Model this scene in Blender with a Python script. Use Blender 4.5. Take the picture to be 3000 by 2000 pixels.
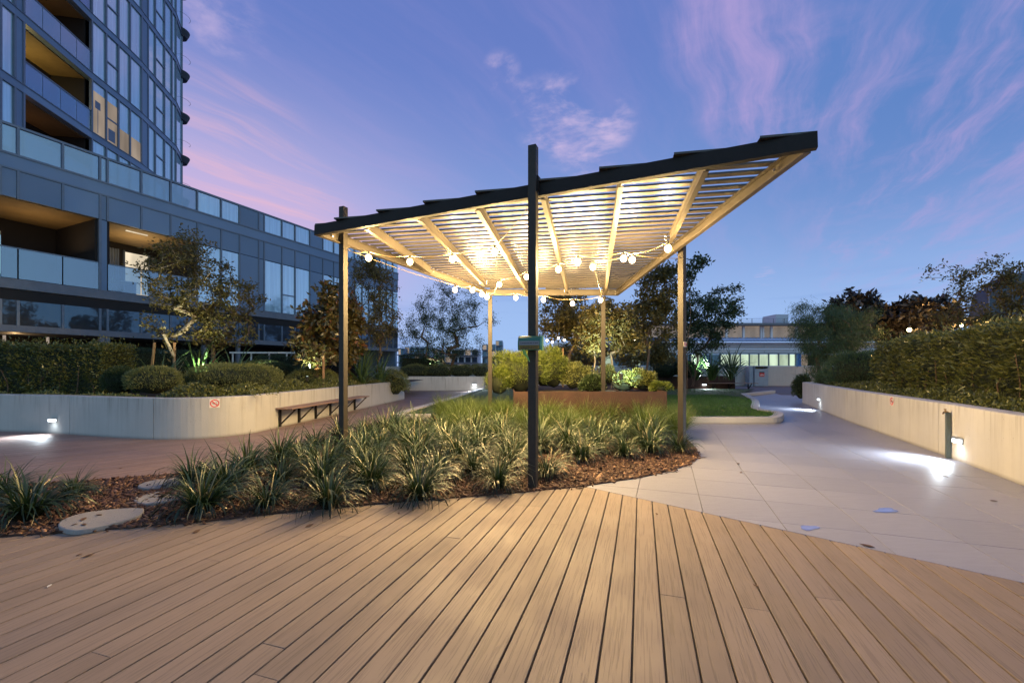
import bpy, math, random
import numpy as np
from mathutils import Vector, Matrix
for o in list(bpy.data.objects): bpy.data.objects.remove(o)
S = bpy.context.scene
COL = S.collection
random.seed(7); RNG = np.random.default_rng(7)
# ---------------------------------------------------------------- camera
F, HY, H = 1230.0, 1075.0, 1.32
cam = bpy.data.cameras.new('camera'); co = bpy.data.objects.new('camera', cam); COL.objects.link(co)
co.location = (0, 0, H); co.rotation_euler = (math.radians(90), 0, 0)
cam.sensor_width = 36; cam.lens = 36*F/3000; cam.shift_y = (HY-1000)/3000; cam.clip_end = 3000; cam.clip_start = 0.05
S.camera = co
def W(px, py, D): return Vector(((px-1500)/F*D, D, H+(HY-py)/F*D))
def G(px, py, z=0.0):
    D = (H-z)*F/(py-HY); return Vector(((px-1500)/F*D, D, z))
# ---------------------------------------------------------------- node helper
class NT:
    def __init__(s, tree): s.t = tree; tree.nodes.clear()
    def n(s, typ, **kw):
        nd = s.t.nodes.new(typ)
        for k, v in kw.items():
            if k.startswith('i_'):
                key = k[2:]; key = int(key) if key.isdigit() else key.replace('_', ' ')
                if isinstance(v, bpy.types.NodeSocket): s.t.links.new(v, nd.inputs[key])
                else: nd.inputs[key].default_value = v
            else: setattr(nd, k, v)
        return nd
    def l(s, a, b): s.t.links.new(a, b)
    def math(s, op, a, b=0.0, c=None, clamp=False):
        nd = s.t.nodes.new('ShaderNodeMath'); nd.operation = op; nd.use_clamp = clamp
        for i, v in enumerate((a, b) if c is None else (a, b, c)):
            if isinstance(v, bpy.types.NodeSocket): s.t.links.new(v, nd.inputs[i])
            else: nd.inputs[i].default_value = v
        return nd.outputs[0]
    def maprange(s, v, a, b, c=0.0, d=1.0, smooth=True):
        nd = s.t.nodes.new('ShaderNodeMapRange'); nd.interpolation_type = 'SMOOTHSTEP' if smooth else 'LINEAR'
        s.t.links.new(v, nd.inputs[0])
        for i, x in enumerate((a, b, c, d)): nd.inputs[i+1].default_value = x
        return nd.outputs[0]
    def mix(s, f, a, b, blend='MIX'):
        nd = s.t.nodes.new('ShaderNodeMix'); nd.data_type = 'RGBA'; nd.blend_type = blend
        for i, v in ((0, f), (6, a), (7, b)):
            if isinstance(v, bpy.types.NodeSocket): s.t.links.new(v, nd.inputs[i])
            else: nd.inputs[i].default_value = v if i == 0 else (*v[:3], 1)
        return nd.outputs[2]
    def noise(s, vec, scale, detail=4, rough=0.5, dist=0.0):
        nd = s.n('ShaderNodeTexNoise', i_Scale=scale, i_Detail=detail, i_Roughness=rough, i_Distortion=dist)
        if vec is not None: s.l(vec, nd.inputs['Vector'])
        return nd.outputs['Fac']
    def mapping(s, vec, scale=(1, 1, 1), rot=(0, 0, 0), loc=(0, 0, 0)):
        nd = s.n('ShaderNodeMapping'); s.l(vec, nd.inputs[0])
        nd.inputs['Scale'].default_value = scale; nd.inputs['Rotation'].default_value = rot; nd.inputs['Location'].default_value = loc
        return nd.outputs[0]
def lin(r, g, b): return tuple(((c/255)/12.92 if c/255 <= .04045 else ((c/255+.055)/1.055)**2.4) for c in (r, g, b))
# ---------------------------------------------------------------- world: dusk sky
world = bpy.data.worlds.new('World'); S.world = world; world.use_nodes = True
t = NT(world.node_tree)
tc = t.n('ShaderNodeTexCoord').outputs['Generated']
sx = t.n('ShaderNodeSeparateXYZ'); t.l(tc, sx.inputs[0]); X, Y, Z = sx.outputs
nish = t.n('ShaderNodeTexSky', sky_type='NISHITA', sun_disc=False, sun_elevation=math.radians(-3.5), sun_rotation=math.radians(-50))
e1 = t.maprange(Z, 0.0, 0.62)
base = t.mix(e1, lin(160, 192, 240), lin(104, 128, 198))
base = t.mix(t.maprange(Z, .5, 1.0), base, lin(84, 104, 176))
right = t.math('MULTIPLY', t.maprange(X, .1, .7), t.maprange(Z, .05, .45))
base = t.mix(t.math('MULTIPLY', right, .8), base, lin(86, 128, 192))
leftm = t.maprange(X, .04, -.55)
pb = t.math('MULTIPLY', t.maprange(Z, .02, .24), t.maprange(Z, .60, .26))
pf = t.math('MULTIPLY', t.math('MULTIPLY', leftm, pb), t.maprange(Y, -.4, .3))
base = t.mix(t.math('MULTIPLY', pf, .70), base, lin(212, 186, 226))
warm = t.math('MULTIPLY', t.math('MULTIPLY', t.maprange(X, -.18, -.5), t.maprange(Z, .42, .22)), t.maprange(Y, -.2, .4))
base = t.mix(t.math('MULTIPLY', warm, .4), base, lin(220, 176, 208))
# cirrus, drawn on a flat cloud layer
zc = t.math('MAXIMUM', Z, .06)
pv = t.n('ShaderNodeCombineXYZ'); t.l(t.math('DIVIDE', X, zc), pv.inputs[0]); t.l(t.math('DIVIDE', Y, zc), pv.inputs[1])
P = pv.outputs[0]
rot = t.mapping(P, (1, 1, 1), (0, 0, math.radians(32)))
def vadd(a, b, k):
    v1 = t.n('ShaderNodeVectorMath', operation='SCALE'); t.l(b, v1.inputs[0]); v1.inputs['Scale'].default_value = k
    v2 = t.n('ShaderNodeVectorMath', operation='ADD'); t.l(a, v2.inputs[0]); t.l(v1.outputs[0], v2.inputs[1]); return v2.outputs[0]
wn = t.n('ShaderNodeTexNoise', i_Scale=1.3, i_Detail=3.0); t.l(rot, wn.inputs['Vector'])
warp = vadd(rot, wn.outputs['Color'], .30)
streak = t.noise(t.mapping(warp, (2.6, .36, 1)), 1.9, 8, .62)
puff = t.noise(warp, 3.2, 8, .62)
den1 = t.maprange(streak, .40, .74)
den2 = t.maprange(puff, .46, .72)
def mask(px, py, r0, r1, amp=1.0):
    d = Vector(((px-1500)/F, 1, (HY-py)/F)).normalized()
    vm = t.n('ShaderNodeVectorMath', operation='DOT_PRODUCT'); t.l(tc, vm.inputs[0]); vm.inputs[1].default_value = d
    return t.math('MULTIPLY', t.maprange(vm.outputs['Value'], math.cos(math.radians(r1)), math.cos(math.radians(r0))), amp)
def summ(ms):
    a = ms[0]
    for m in ms[1:]: a = t.math('MAXIMUM', a, m)
    return a
mA = summ([mask(1640, 350, 1, 6, 1.0), mask(1720, 440, .5, 4.5, .9), mask(1780, 355, .5, 4, 1.), mask(1470, 215, .3, 2.6, .8), mask(1530, 300, .3, 3.0, .7), mask(2240, 810, .1, 1.3, .6), mask(650, 50, .5, 4.5, .6)])
mB = summ([mask(2300, 200, 2, 11, 1.0), mask(2400, 380, 1, 8, .6), mask(2750, 340, 3, 12, 1.0), mask(2650, 620, 1, 11, .6), mask(2980, 60, 1, 8, .8), mask(2120, 60, 1, 8, .9)])
mC = summ([mask(680, 480, 1, 10, .9), mask(850, 600, 1, 8, .9), mask(560, 380, 1, 8, .5)])
dA = t.math('MULTIPLY', den2, mA); dB = t.math('MULTIPLY', t.math('ADD', t.math('MULTIPLY', den1, .85), t.math('MULTIPLY', den2, .25)), mB); dC = t.math('MULTIPLY', den1, mC)
faint = t.math('MULTIPLY', t.math('MULTIPLY', den1, .16), t.maprange(Z, .1, .35))
base = t.mix(t.math('MAXIMUM', faint, t.math('MULTIPLY', dB, .85)), base, lin(188, 164, 216))
base = t.mix(t.math('MULTIPLY', dA, .85), base, lin(216, 192, 226))
base = t.mix(t.math('MULTIPLY', dC, .65), base, lin(240, 188, 200))
lowc = t.math('MULTIPLY', t.maprange(t.noise(t.mapping(tc, (1.5, 1.5, 14)), 2.5, 5), .5, .7), t.maprange(Z, .22, .05))
base = t.mix(t.math('MULTIPLY', lowc, .45), base, lin(104, 140, 208))
east = t.math('MULTIPLY', t.maprange(Y, .25, -.35), t.maprange(Z, .95, .3))
base = t.mix(t.math('MULTIPLY', east, .85), base, lin(182, 226, 250))
below = t.maprange(Z, .0, -.08)
base = t.mix(below, base, lin(60, 66, 90))
base = t.mix(.02, base, nish.outputs[0])
bg = t.n('ShaderNodeBackground', i_Strength=1.0); t.l(base, bg.inputs[0])
t.l(bg.outputs[0], t.n('ShaderNodeOutputWorld').inputs[0])
sun = bpy.data.lights.new('sun', 'SUN'); so = bpy.data.objects.new('sun', sun); COL.objects.link(so)
sun.energy = .12; sun.angle = math.radians(20); sun.color = (1, .72, .74)
so.rotation_euler = (math.radians(78), 0, math.radians(50+180)); so.location = (-20, 20, 20)
S.view_settings.view_transform = 'Standard'; S.view_settings.look = 'None'; S.view_settings.exposure = 0.08; S.view_settings.gamma = 1
try: S.view_settings.use_curve_mapping = False
except Exception: pass
S.cycles.use_denoising = True
S.cycles.max_bounces = 6; S.cycles.transparent_max_bounces = 12; S.cycles.sample_clamp_indirect = 4.0
WARM = (1.0, .67, .265); COOL = (.80, .92, 1.0)
BULB_W = 104.0
# ---------------------------------------------------------------- materials
MATS = {}
def bulbmat(name):
    m = bpy.data.materials.new(name); m.use_nodes = True; t = NT(m.node_tree)
    f = t.n('ShaderNodeLayerWeight', i_Blend=.5).outputs['Facing']
    e = t.n('ShaderNodeEmission'); t.l(t.mix(t.maprange(f, .2, .9), (1, .86, .6), (1.0, .52, .12)), e.inputs[0]); t.l(t.maprange(f, .15, .85, 14.0, 1.5), e.inputs[1])
    a = t.n('ShaderNodeAddShader'); t.l(t.n('ShaderNodeBsdfTransparent').outputs[0], a.inputs[0]); t.l(e.outputs[0], a.inputs[1])
    t.l(a.outputs[0], t.n('ShaderNodeOutputMaterial').inputs[0]); return m
def mat(name, col, rough=.6, metal=0.0, var=.15, nscale=6.0, bump=0.0, bscale=40.0, stretch=None, spec=.5, rnd=0.0, emit=None, estr=0.0):
    if name in MATS: return MATS[name]
    m = bpy.data.materials.new(name); m.use_nodes = True; t = NT(m.node_tree)
    geo = t.n('ShaderNodeNewGeometry'); pos = geo.outputs['Position']
    v = t.mapping(pos, stretch) if stretch else pos
    n1 = t.noise(v, nscale, 5, .6)
    c = t.mix(n1, tuple(x*(1-var*1.6) for x in col), tuple(x*(1+var*1.6) for x in col))
    if rnd:
        oi = t.n('ShaderNodeObjectInfo').outputs['Random']
        c = t.mix(1.0, c, t.n('ShaderNodeCombineColor', i_0=t.maprange(oi, 0, 1, 1-rnd, 1+rnd, False), i_1=t.maprange(oi, 0, 1, 1-rnd, 1+rnd, False), i_2=t.maprange(oi, 0, 1, 1-rnd, 1+rnd, False)).outputs[0], 'MULTIPLY')
    p = t.n('ShaderNodeBsdfPrincipled'); t.l(c, p.inputs['Base Color'])
    p.inputs['Roughness'].default_value = rough; p.inputs['Metallic'].default_value = metal; p.inputs['Specular IOR Level'].default_value = spec
    if bump:
        b = t.n('ShaderNodeBump', i_Strength=bump, i_Distance=.01); t.l(t.noise(v, bscale, 4, .6), b.inputs['Height']); t.l(b.outputs[0], p.inputs['Normal'])
    if emit: p.inputs['Emission Color'].default_value = (*emit, 1); p.inputs['Emission Strength'].default_value = estr
    t.l(p.outputs[0], t.n('ShaderNodeOutputMaterial').inputs[0])
    MATS[name] = m; return m
def board_mat(name, ang, col):
    m = bpy.data.materials.new(name); m.use_nodes = True; t = NT(m.node_tree)
    pos = t.n('ShaderNodeNewGeometry').outputs['Position']; oi = t.n('ShaderNodeObjectInfo').outputs['Random']
    r = t.mapping(pos, (1, 1, 1), (0, 0, ang))          # local y runs along the board
    off = t.n('ShaderNodeCombineXYZ', i_1=t.math('MULTIPLY', oi, 37.0), i_2=t.math('MULTIPLY', oi, 11.0)); r = vadd2(t, r, off.outputs[0])
    wav = t.n('ShaderNodeTexNoise', i_Scale=1.0, i_Detail=3.0); t.l(t.mapping(r, (9, 1.6, 9)), wav.inputs['Vector'])
    w2 = t.n('ShaderNodeVectorMath', operation='SCALE'); t.l(wav.outputs['Color'], w2.inputs[0]); w2.inputs['Scale'].default_value = .03
    rr = vadd2(t, r, w2.outputs[0])
    g = t.noise(t.mapping(rr, (150, 3.2, 1)), 1.0, 2, .5)
    gl = t.maprange(g, .46, .40)
    st = t.noise(t.mapping(r, (22, .7, 1)), 1.0, 4, .6)
    big = t.noise(pos, 1.3, 4, .6)
    k = t.math('ADD', t.math('MULTIPLY', st, .20), t.math('MULTIPLY', oi, .34))
    c = t.mix(k, tuple(x*.72 for x in col), tuple(x*1.30 for x in col))
    c = t.mix(t.math('MULTIPLY', t.maprange(st, .62, .80), .35), c, (.10, .085, .085))
    c = t.mix(t.math('MULTIPLY', t.maprange(big, .35, .7), .25), c, tuple(x*.7 for x in col))
    c = t.mix(t.math('MULTIPLY', gl, .32), c, tuple(x*.35 for x in col))
    spk = t.maprange(t.noise(pos, 220, 2, .7), .60, .75)
    c = t.mix(t.math('MULTIPLY', spk, .15), c, (.06, .045, .04))
    p = t.n('ShaderNodeBsdfPrincipled', i_Roughness=.5); t.l(c, p.inputs['Base Color'])
    t.l(t.maprange(big, .3, .7, .52, .70), p.inputs['Roughness']); p.inputs['Specular IOR Level'].default_value = .35
    b = t.n('ShaderNodeBump', i_Strength=.6, i_Distance=.0015); t.l(t.math('SUBTRACT', 1.0, gl), b.inputs['Height']); t.l(b.outputs[0], p.inputs['Normal'])
    t.l(p.outputs[0], t.n('ShaderNodeOutputMaterial').inputs[0]); return m
def vadd2(t, a, b):
    v = t.n('ShaderNodeVectorMath', operation='ADD'); t.l(a, v.inputs[0]); t.l(b, v.inputs[1]); return v.outputs[0]
def concrete(name, col, streak=.4):
    m = bpy.data.materials.new(name); m.use_nodes = True; t = NT(m.node_tree)
    pos = t.n('ShaderNodeNewGeometry').outputs['Position']
    big = t.noise(pos, 1.1, 5, .6); st = t.noise(t.mapping(pos, (9, 9, .55)), 1.6, 5, .65); fine = t.noise(pos, 60, 4, .7)
    sp = t.n('ShaderNodeSeparateXYZ'); t.l(pos, sp.inputs[0])
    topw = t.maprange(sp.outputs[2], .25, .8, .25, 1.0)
    c = t.mix(big, tuple(x*.8 for x in col), tuple(x*1.15 for x in col))
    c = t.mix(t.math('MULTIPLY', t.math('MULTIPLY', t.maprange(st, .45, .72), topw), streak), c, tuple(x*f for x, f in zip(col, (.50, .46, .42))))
    c = t.mix(t.math('MULTIPLY', fine, .25), c, tuple(x*.7 for x in col))
    vo = t.n('ShaderNodeTexVoronoi', i_Scale=14.0); t.l(vadd2(t, pos, t.n('ShaderNodeCombineXYZ', i_0=t.math('MULTIPLY', big, .3)).outputs[0]), vo.inputs['Vector'])
    pore = t.math('MULTIPLY', t.maprange(vo.outputs['Distance'], .10, .05), t.maprange(t.noise(pos, 3, 2), .48, .6))
    c = t.mix(t.math('MULTIPLY', pore, .6), c, (.07, .06, .055))
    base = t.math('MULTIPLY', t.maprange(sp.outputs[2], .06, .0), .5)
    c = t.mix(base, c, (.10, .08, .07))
    p = t.n('ShaderNodeBsdfPrincipled', i_Roughness=.8); t.l(c, p.inputs['Base Color'])
    b = t.n('ShaderNodeBump', i_Strength=.35, i_Distance=.01); t.l(t.math('SUBTRACT', fine, pore), b.inputs['Height']); t.l(b.outputs[0], p.inputs['Normal'])
    t.l(p.outputs[0], t.n('ShaderNodeOutputMaterial').inputs[0]); return m
def leafmat(name, a, b, trans=.3, rough=.45, tint=None):
    m = bpy.data.materials.new(name); m.use_nodes = True; t = NT(m.node_tree)
    g = t.n('ShaderNodeNewGeometry'); isl = g.outputs['Random Per Island']
    n = t.noise(g.outputs['Position'], 3.0, 3, .6)
    c = t.mix(t.math('ADD', t.math('MULTIPLY', isl, .6), t.math('MULTIPLY', n, .4)), a, b)
    if tint: c = t.mix(t.math('MULTIPLY', t.maprange(isl, .86, .9), .8), c, tint)
    p = t.n('ShaderNodeBsdfPrincipled', i_Roughness=rough); t.l(c, p.inputs['Base Color'])
    tr = t.n('ShaderNodeBsdfTranslucent'); t.l(c, tr.inputs[0])
    mx = t.n('ShaderNodeMixShader', i_0=trans); t.l(p.outputs[0], mx.inputs[1]); t.l(tr.outputs[0], mx.inputs[2])
    t.l(mx.outputs[0], t.n('ShaderNodeOutputMaterial').inputs[0]); return m
def grassmat(name, base, mid, tip, zt):
    m = bpy.data.materials.new(name); m.use_nodes = True; t = NT(m.node_tree)
    isl = t.n('ShaderNodeNewGeometry').outputs['Random Per Island']; oc = t.n('ShaderNodeTexCoord').outputs['Object']
    sp = t.n('ShaderNodeSeparateXYZ'); t.l(oc, sp.inputs[0]); z = sp.outputs[2]
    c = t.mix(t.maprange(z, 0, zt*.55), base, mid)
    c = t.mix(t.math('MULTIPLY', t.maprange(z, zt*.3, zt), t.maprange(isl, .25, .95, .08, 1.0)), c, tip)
    c = t.mix(t.math('MULTIPLY', t.maprange(isl, .93, .94), .8), c, (.34, .27, .13))
    p = t.n('ShaderNodeBsdfPrincipled', i_Roughness=.35); t.l(c, p.inputs['Base Color'])
    tr = t.n('ShaderNodeBsdfTranslucent'); t.l(c, tr.inputs[0])
    mx = t.n('ShaderNodeMixShader', i_0=.12); t.l(p.outputs[0], mx.inputs[1]); t.l(tr.outputs[0], mx.inputs[2])
    t.l(mx.outputs[0], t.n('ShaderNodeOutputMaterial').inputs[0]); return m
def glassmat(name, col, refl, rough=.03, tint=(.85, .96, 1.0), rnd=.2, wob=.0, emit=None, es=0):
    m = bpy.data.materials.new(name); m.use_nodes = True; t = NT(m.node_tree)
    oi = t.n('ShaderNodeObjectInfo').outputs['Random']; pos = t.n('ShaderNodeNewGeometry').outputs['Position']
    n = t.noise(t.mapping(vadd2(t, pos, t.n('ShaderNodeCombineXYZ', i_0=t.math('MULTIPLY', oi, 9.0)).outputs[0]), (4.5, 4.5, .12)), 1.8, 3, .6); n = t.maprange(n, .3, .7, -.4, 1.6)
    c = t.mix(t.math('ADD', t.math('MULTIPLY', oi, rnd*2), t.math('MULTIPLY', n, .3)), tuple(x*.75 for x in col), tuple(x*1.35 for x in col))
    p = t.n('ShaderNodeBsdfPrincipled', i_Roughness=.6); t.l(c, p.inputs['Base Color'])
    if emit: p.inputs['Emission Color'].default_value = (*emit, 1); p.inputs['Emission Strength'].default_value = es
    gl = t.n('ShaderNodeBsdfGlossy', i_Roughness=rough); gl.inputs[0].default_value = (*tint, 1)
    if wob:
        b = t.n('ShaderNodeBump', i_Strength=wob, i_Distance=.02); t.l(t.noise(pos, 1.2, 2), b.inputs['Height']); t.l(b.outputs[0], gl.inputs['Normal'])
    fr = t.n('ShaderNodeLayerWeight', i_Blend=.35).outputs['Fresnel']
    f = t.math('ADD', refl, t.math('MULTIPLY', fr, .5), clamp=True)
    mx = t.n('ShaderNodeMixShader'); t.l(f, mx.inputs[0]); t.l(p.outputs[0], mx.inputs[1]); t.l(gl.outputs[0], mx.inputs[2])
    t.l(mx.outputs[0], t.n('ShaderNodeOutputMaterial').inputs[0]); return m
def clearglass(name, tint=(.6, .8, .95), refl=.25, opac=.25):
    m = bpy.data.materials.new(name); m.use_nodes = True; t = NT(m.node_tree)
    tr = t.n('ShaderNodeBsdfTransparent'); tr.inputs[0].default_value = (*tint, 1)
    gl = t.n('ShaderNodeBsdfGlossy', i_Roughness=.04); gl.inputs[0].default_value = (.8, .9, 1, 1)
    df = t.n('ShaderNodeBsdfDiffuse'); df.inputs[0].default_value = (.28, .42, .5, 1)
    m1 = t.n('ShaderNodeMixShader', i_0=opac); t.l(tr.outputs[0], m1.inputs[1]); t.l(df.outputs[0], m1.inputs[2])
    fr = t.n('ShaderNodeLayerWeight', i_Blend=.3).outputs['Fresnel']
    m2 = t.n('ShaderNodeMixShader'); t.l(t.math('ADD', refl, t.math('MULTIPLY', fr, .5), clamp=True), m2.inputs[0]); t.l(m1.outputs[0], m2.inputs[1]); t.l(gl.outputs[0], m2.inputs[2])
    t.l(m2.outputs[0], t.n('ShaderNodeOutputMaterial').inputs[0]); return m
def glow(name, col, strength, see=False, pattern=False):
    m = bpy.data.materials.new(name); m.use_nodes = True; t = NT(m.node_tree)
    e = t.n('ShaderNodeEmission', i_Strength=strength); e.inputs[0].default_value = (*col, 1)
    out = e.outputs[0]
    if pattern:
        pos = t.n('ShaderNodeNewGeometry').outputs['Position']; oi = t.n('ShaderNodeObjectInfo').outputs['Random']
        nz = t.noise(t.mapping(pos, (1.8, 1.8, .5)), .8, 2, .5)
        t.l(t.mix(t.maprange(nz, .3, .7), tuple(x*.62 for x in col), col), e.inputs[0])
        t.l(t.math('MULTIPLY', strength, t.maprange(oi, 0, 1, .7, 1.15, False)), e.inputs[1])
    if see:
        a = t.n('ShaderNodeAddShader'); t.l(t.n('ShaderNodeBsdfTransparent').outputs[0], a.inputs[0]); t.l(e.outputs[0], a.inputs[1]); out = a.outputs[0]
    t.l(out, t.n('ShaderNodeOutputMaterial').inputs[0]); return m
DECKC = (.300, .228, .176)
A1 = math.atan2(378, F)              # front boards
A2 = math.atan2(1130, F)             # rear boards
M = dict(
 post=mat('post powder coat', (.036, .030, .025), .5, var=.2, nscale=30, bump=.1, bscale=300, spec=.25), concl=concrete('streaked concrete darkened for shade', (.47, .455, .43), .8), cord=mat('lit string cord', (.26, .19, .10), .5),  # concl: wall concrete with the left wall's shade darkened into its colour, plus streaks
 deck=board_mat('composite deck board', A1, DECKC), deck2=board_mat('composite deck board far', A2, (.29, .20, .175)),
 conc=concrete('board formed concrete', (.62, .595, .55), .65), conc2=concrete('pale kerb concrete', (.56, .52, .47), .25),
 tile=mat('porcelain paving', (.265, .265, .315), .36, var=.11, nscale=1.0, stretch=(5, 28, 5), bump=.15, bscale=90, rnd=.06),
 ground=mat('terrace screed', (.16, .13, .13), .8), under=mat('dark subfloor', (.02, .016, .014), .9),
 metal=mat('charcoal powder coat', (.018, .015, .014), .6, var=.2, nscale=30, bump=.1, bscale=300, spec=.2),
 slat=mat('slat powder coat', (.056, .048, .042), .4, var=.12, nscale=12),
 beamin=mat('bronze beam paint', (.066, .055, .044), .38, var=.1, nscale=8),
 bolt=mat('zinc bolt', (.45, .43, .4), .35, .8),
 corten=mat('rusted weathering steel', (.05, .022, .014), .8, var=.35, nscale=5, bump=.3, bscale=60),
 soil=mat('planting soil', (.045, .03, .02), .95, bump=1, bscale=25), mulch=mat('bark mulch ground', (.06, .027, .014), .95, var=.5, nscale=30, bump=1, bscale=60),
 chip=leafmat('bark chip', (.024, .011, .007), (.13, .056, .030), 0, .7, tint=(.30, .17, .10)),
 lawn=mat('lawn soil', (.035, .06, .015), .95, var=.3, nscale=20), blade=leafmat('lawn blade', (.035, .10, .015), (.09, .20, .035), .2),
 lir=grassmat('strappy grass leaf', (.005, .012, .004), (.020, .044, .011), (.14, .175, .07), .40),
 fine=leafmat('fine soft grass leaf', (.045, .085, .015), (.13, .17, .035), .3, .5),
 phor=leafmat('broad strap leaf', (.035, .075, .025), (.11, .17, .06), .25, .35),
 bark=mat('brown bark', (.13, .08, .05), .85, var=.35, nscale=14, bump=.8, bscale=60), pale=mat('pale smooth bark', (.34, .28, .20), .75, var=.25, nscale=14, bump=.5, bscale=50),
 leafA=leafmat('bronze green leaf', (.055, .052, .014), (.19, .15, .04), .35), leafB=leafmat('dark green leaf', (.022, .045, .018), (.07, .10, .035), .25),
 leafM=leafmat('magnolia leaf', (.04, .045, .014), (.14, .10, .035), .08, .28, tint=(.19, .075, .03)), leafH=leafmat('hedge leaf', (.045, .06, .014), (.22, .22, .06), .22, .3),
 leafG=leafmat('bright feathery leaf', (.06, .11, .018), (.24, .27, .05), .3), leafR=leafmat('rosemary leaf', (.09, .11, .03), (.25, .26, .09), .2), leafW=leafmat('grey green weeping leaf', (.035, .075, .03), (.10, .16, .07), .3),
 leafD=leafmat('dusky magnolia leaf', (.018, .016, .014), (.05, .04, .03), .05, .35),
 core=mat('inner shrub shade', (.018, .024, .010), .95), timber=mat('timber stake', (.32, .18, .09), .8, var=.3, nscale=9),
 panel=mat('blue grey cladding', (.16, .235, .35), .45, var=.08, nscale=.6, rnd=.12), frame=mat('anodised frame', (.15, .18, .23), .4, .2),
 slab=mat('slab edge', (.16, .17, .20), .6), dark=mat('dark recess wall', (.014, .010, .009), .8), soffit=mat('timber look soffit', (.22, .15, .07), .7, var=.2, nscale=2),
 win=glassmat('curtained window', (.42, .64, .74), .34), winhi=glassmat('sky facing window', (.42, .66, .78), .42), wind=glassmat('dark window', (.008, .012, .022), .10, wob=.35, tint=(.5, .75, 1.0)),
 bal=clearglass('balustrade glass', (.55, .68, .8), .22, .12), scr=clearglass('frosted screen glass', (.5, .65, .75), .25, .45),
 litw=glow('lit interior', (1.0, .84, .60), 1.1, pattern=True), litd=glow('dim lit interior', (1.0, .80, .64), .40, pattern=True), curt=mat('sheer curtain', (.5, .44, .36), .8, emit=(1, .8, .55), estr=.25),
 office=glow('office lit interior', (.78, .98, .72), .85, pattern=True), cream=mat('cream wall panel', (.82, .77, .80), .6, var=.05), blueaw=mat('blue awning metal', (.07, .20, .50), .4), louv=mat('louvre metal', (.34, .32, .32), .5),
 white=mat('white render', (.45, .5, .58), .6), bulb=bulbmat('bulb glow'), led=glow('cool lamp glow', (.85, .95, 1.0), 4), ledg=glow('uplight lens', (.8, 1.0, .85), 3),
 sock=mat('black socket', (.02, .02, .02), .4), cable=mat('brown cable', (.07, .055, .04), .5), alu=mat('brushed lamp housing', (.4, .42, .44), .35, .7),
 wht=mat('white plate', (.72, .68, .62), .5), red=mat('red print', (.65, .05, .04), .5), blk=mat('black print', (.02, .02, .02), .5), grn=mat('green painted metal', (.035, .13, .085), .38, var=.1), grnl=mat('pale green panel', (.10, .30, .19), .4),
 grey=mat('grey band print', (.17, .17, .19), .5), yel=mat('olive band print', (.20, .15, .03), .5), bag=mat('green plastic bag', (.15, .38, .12), .4), steel=mat('grey bin steel', (.33, .34, .37), .5, .2, rnd=.05),
 stone=mat('stepping stone', (.27, .26, .255), .8, var=.12, nscale=8, stretch=(3, 30, 3), bump=.4, bscale=60), seat=mat('bench timber', (.24, .15, .11), .6, var=.2, nscale=4, stretch=(1, 12, 12)),
 brass=mat('old brass tap', (.30, .20, .10), .4, .8), tube=mat('grey painted pipe', (.07, .085, .075), .5), wet=glassmat('wet film', (.28, .30, .40), .35, .06, (.55, .7, 1.0), 0), dleaf=mat('dry leaf', (.10, .05, .025), .8), tan=mat('tan stick', (.30, .19, .10), .8),
)
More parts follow.
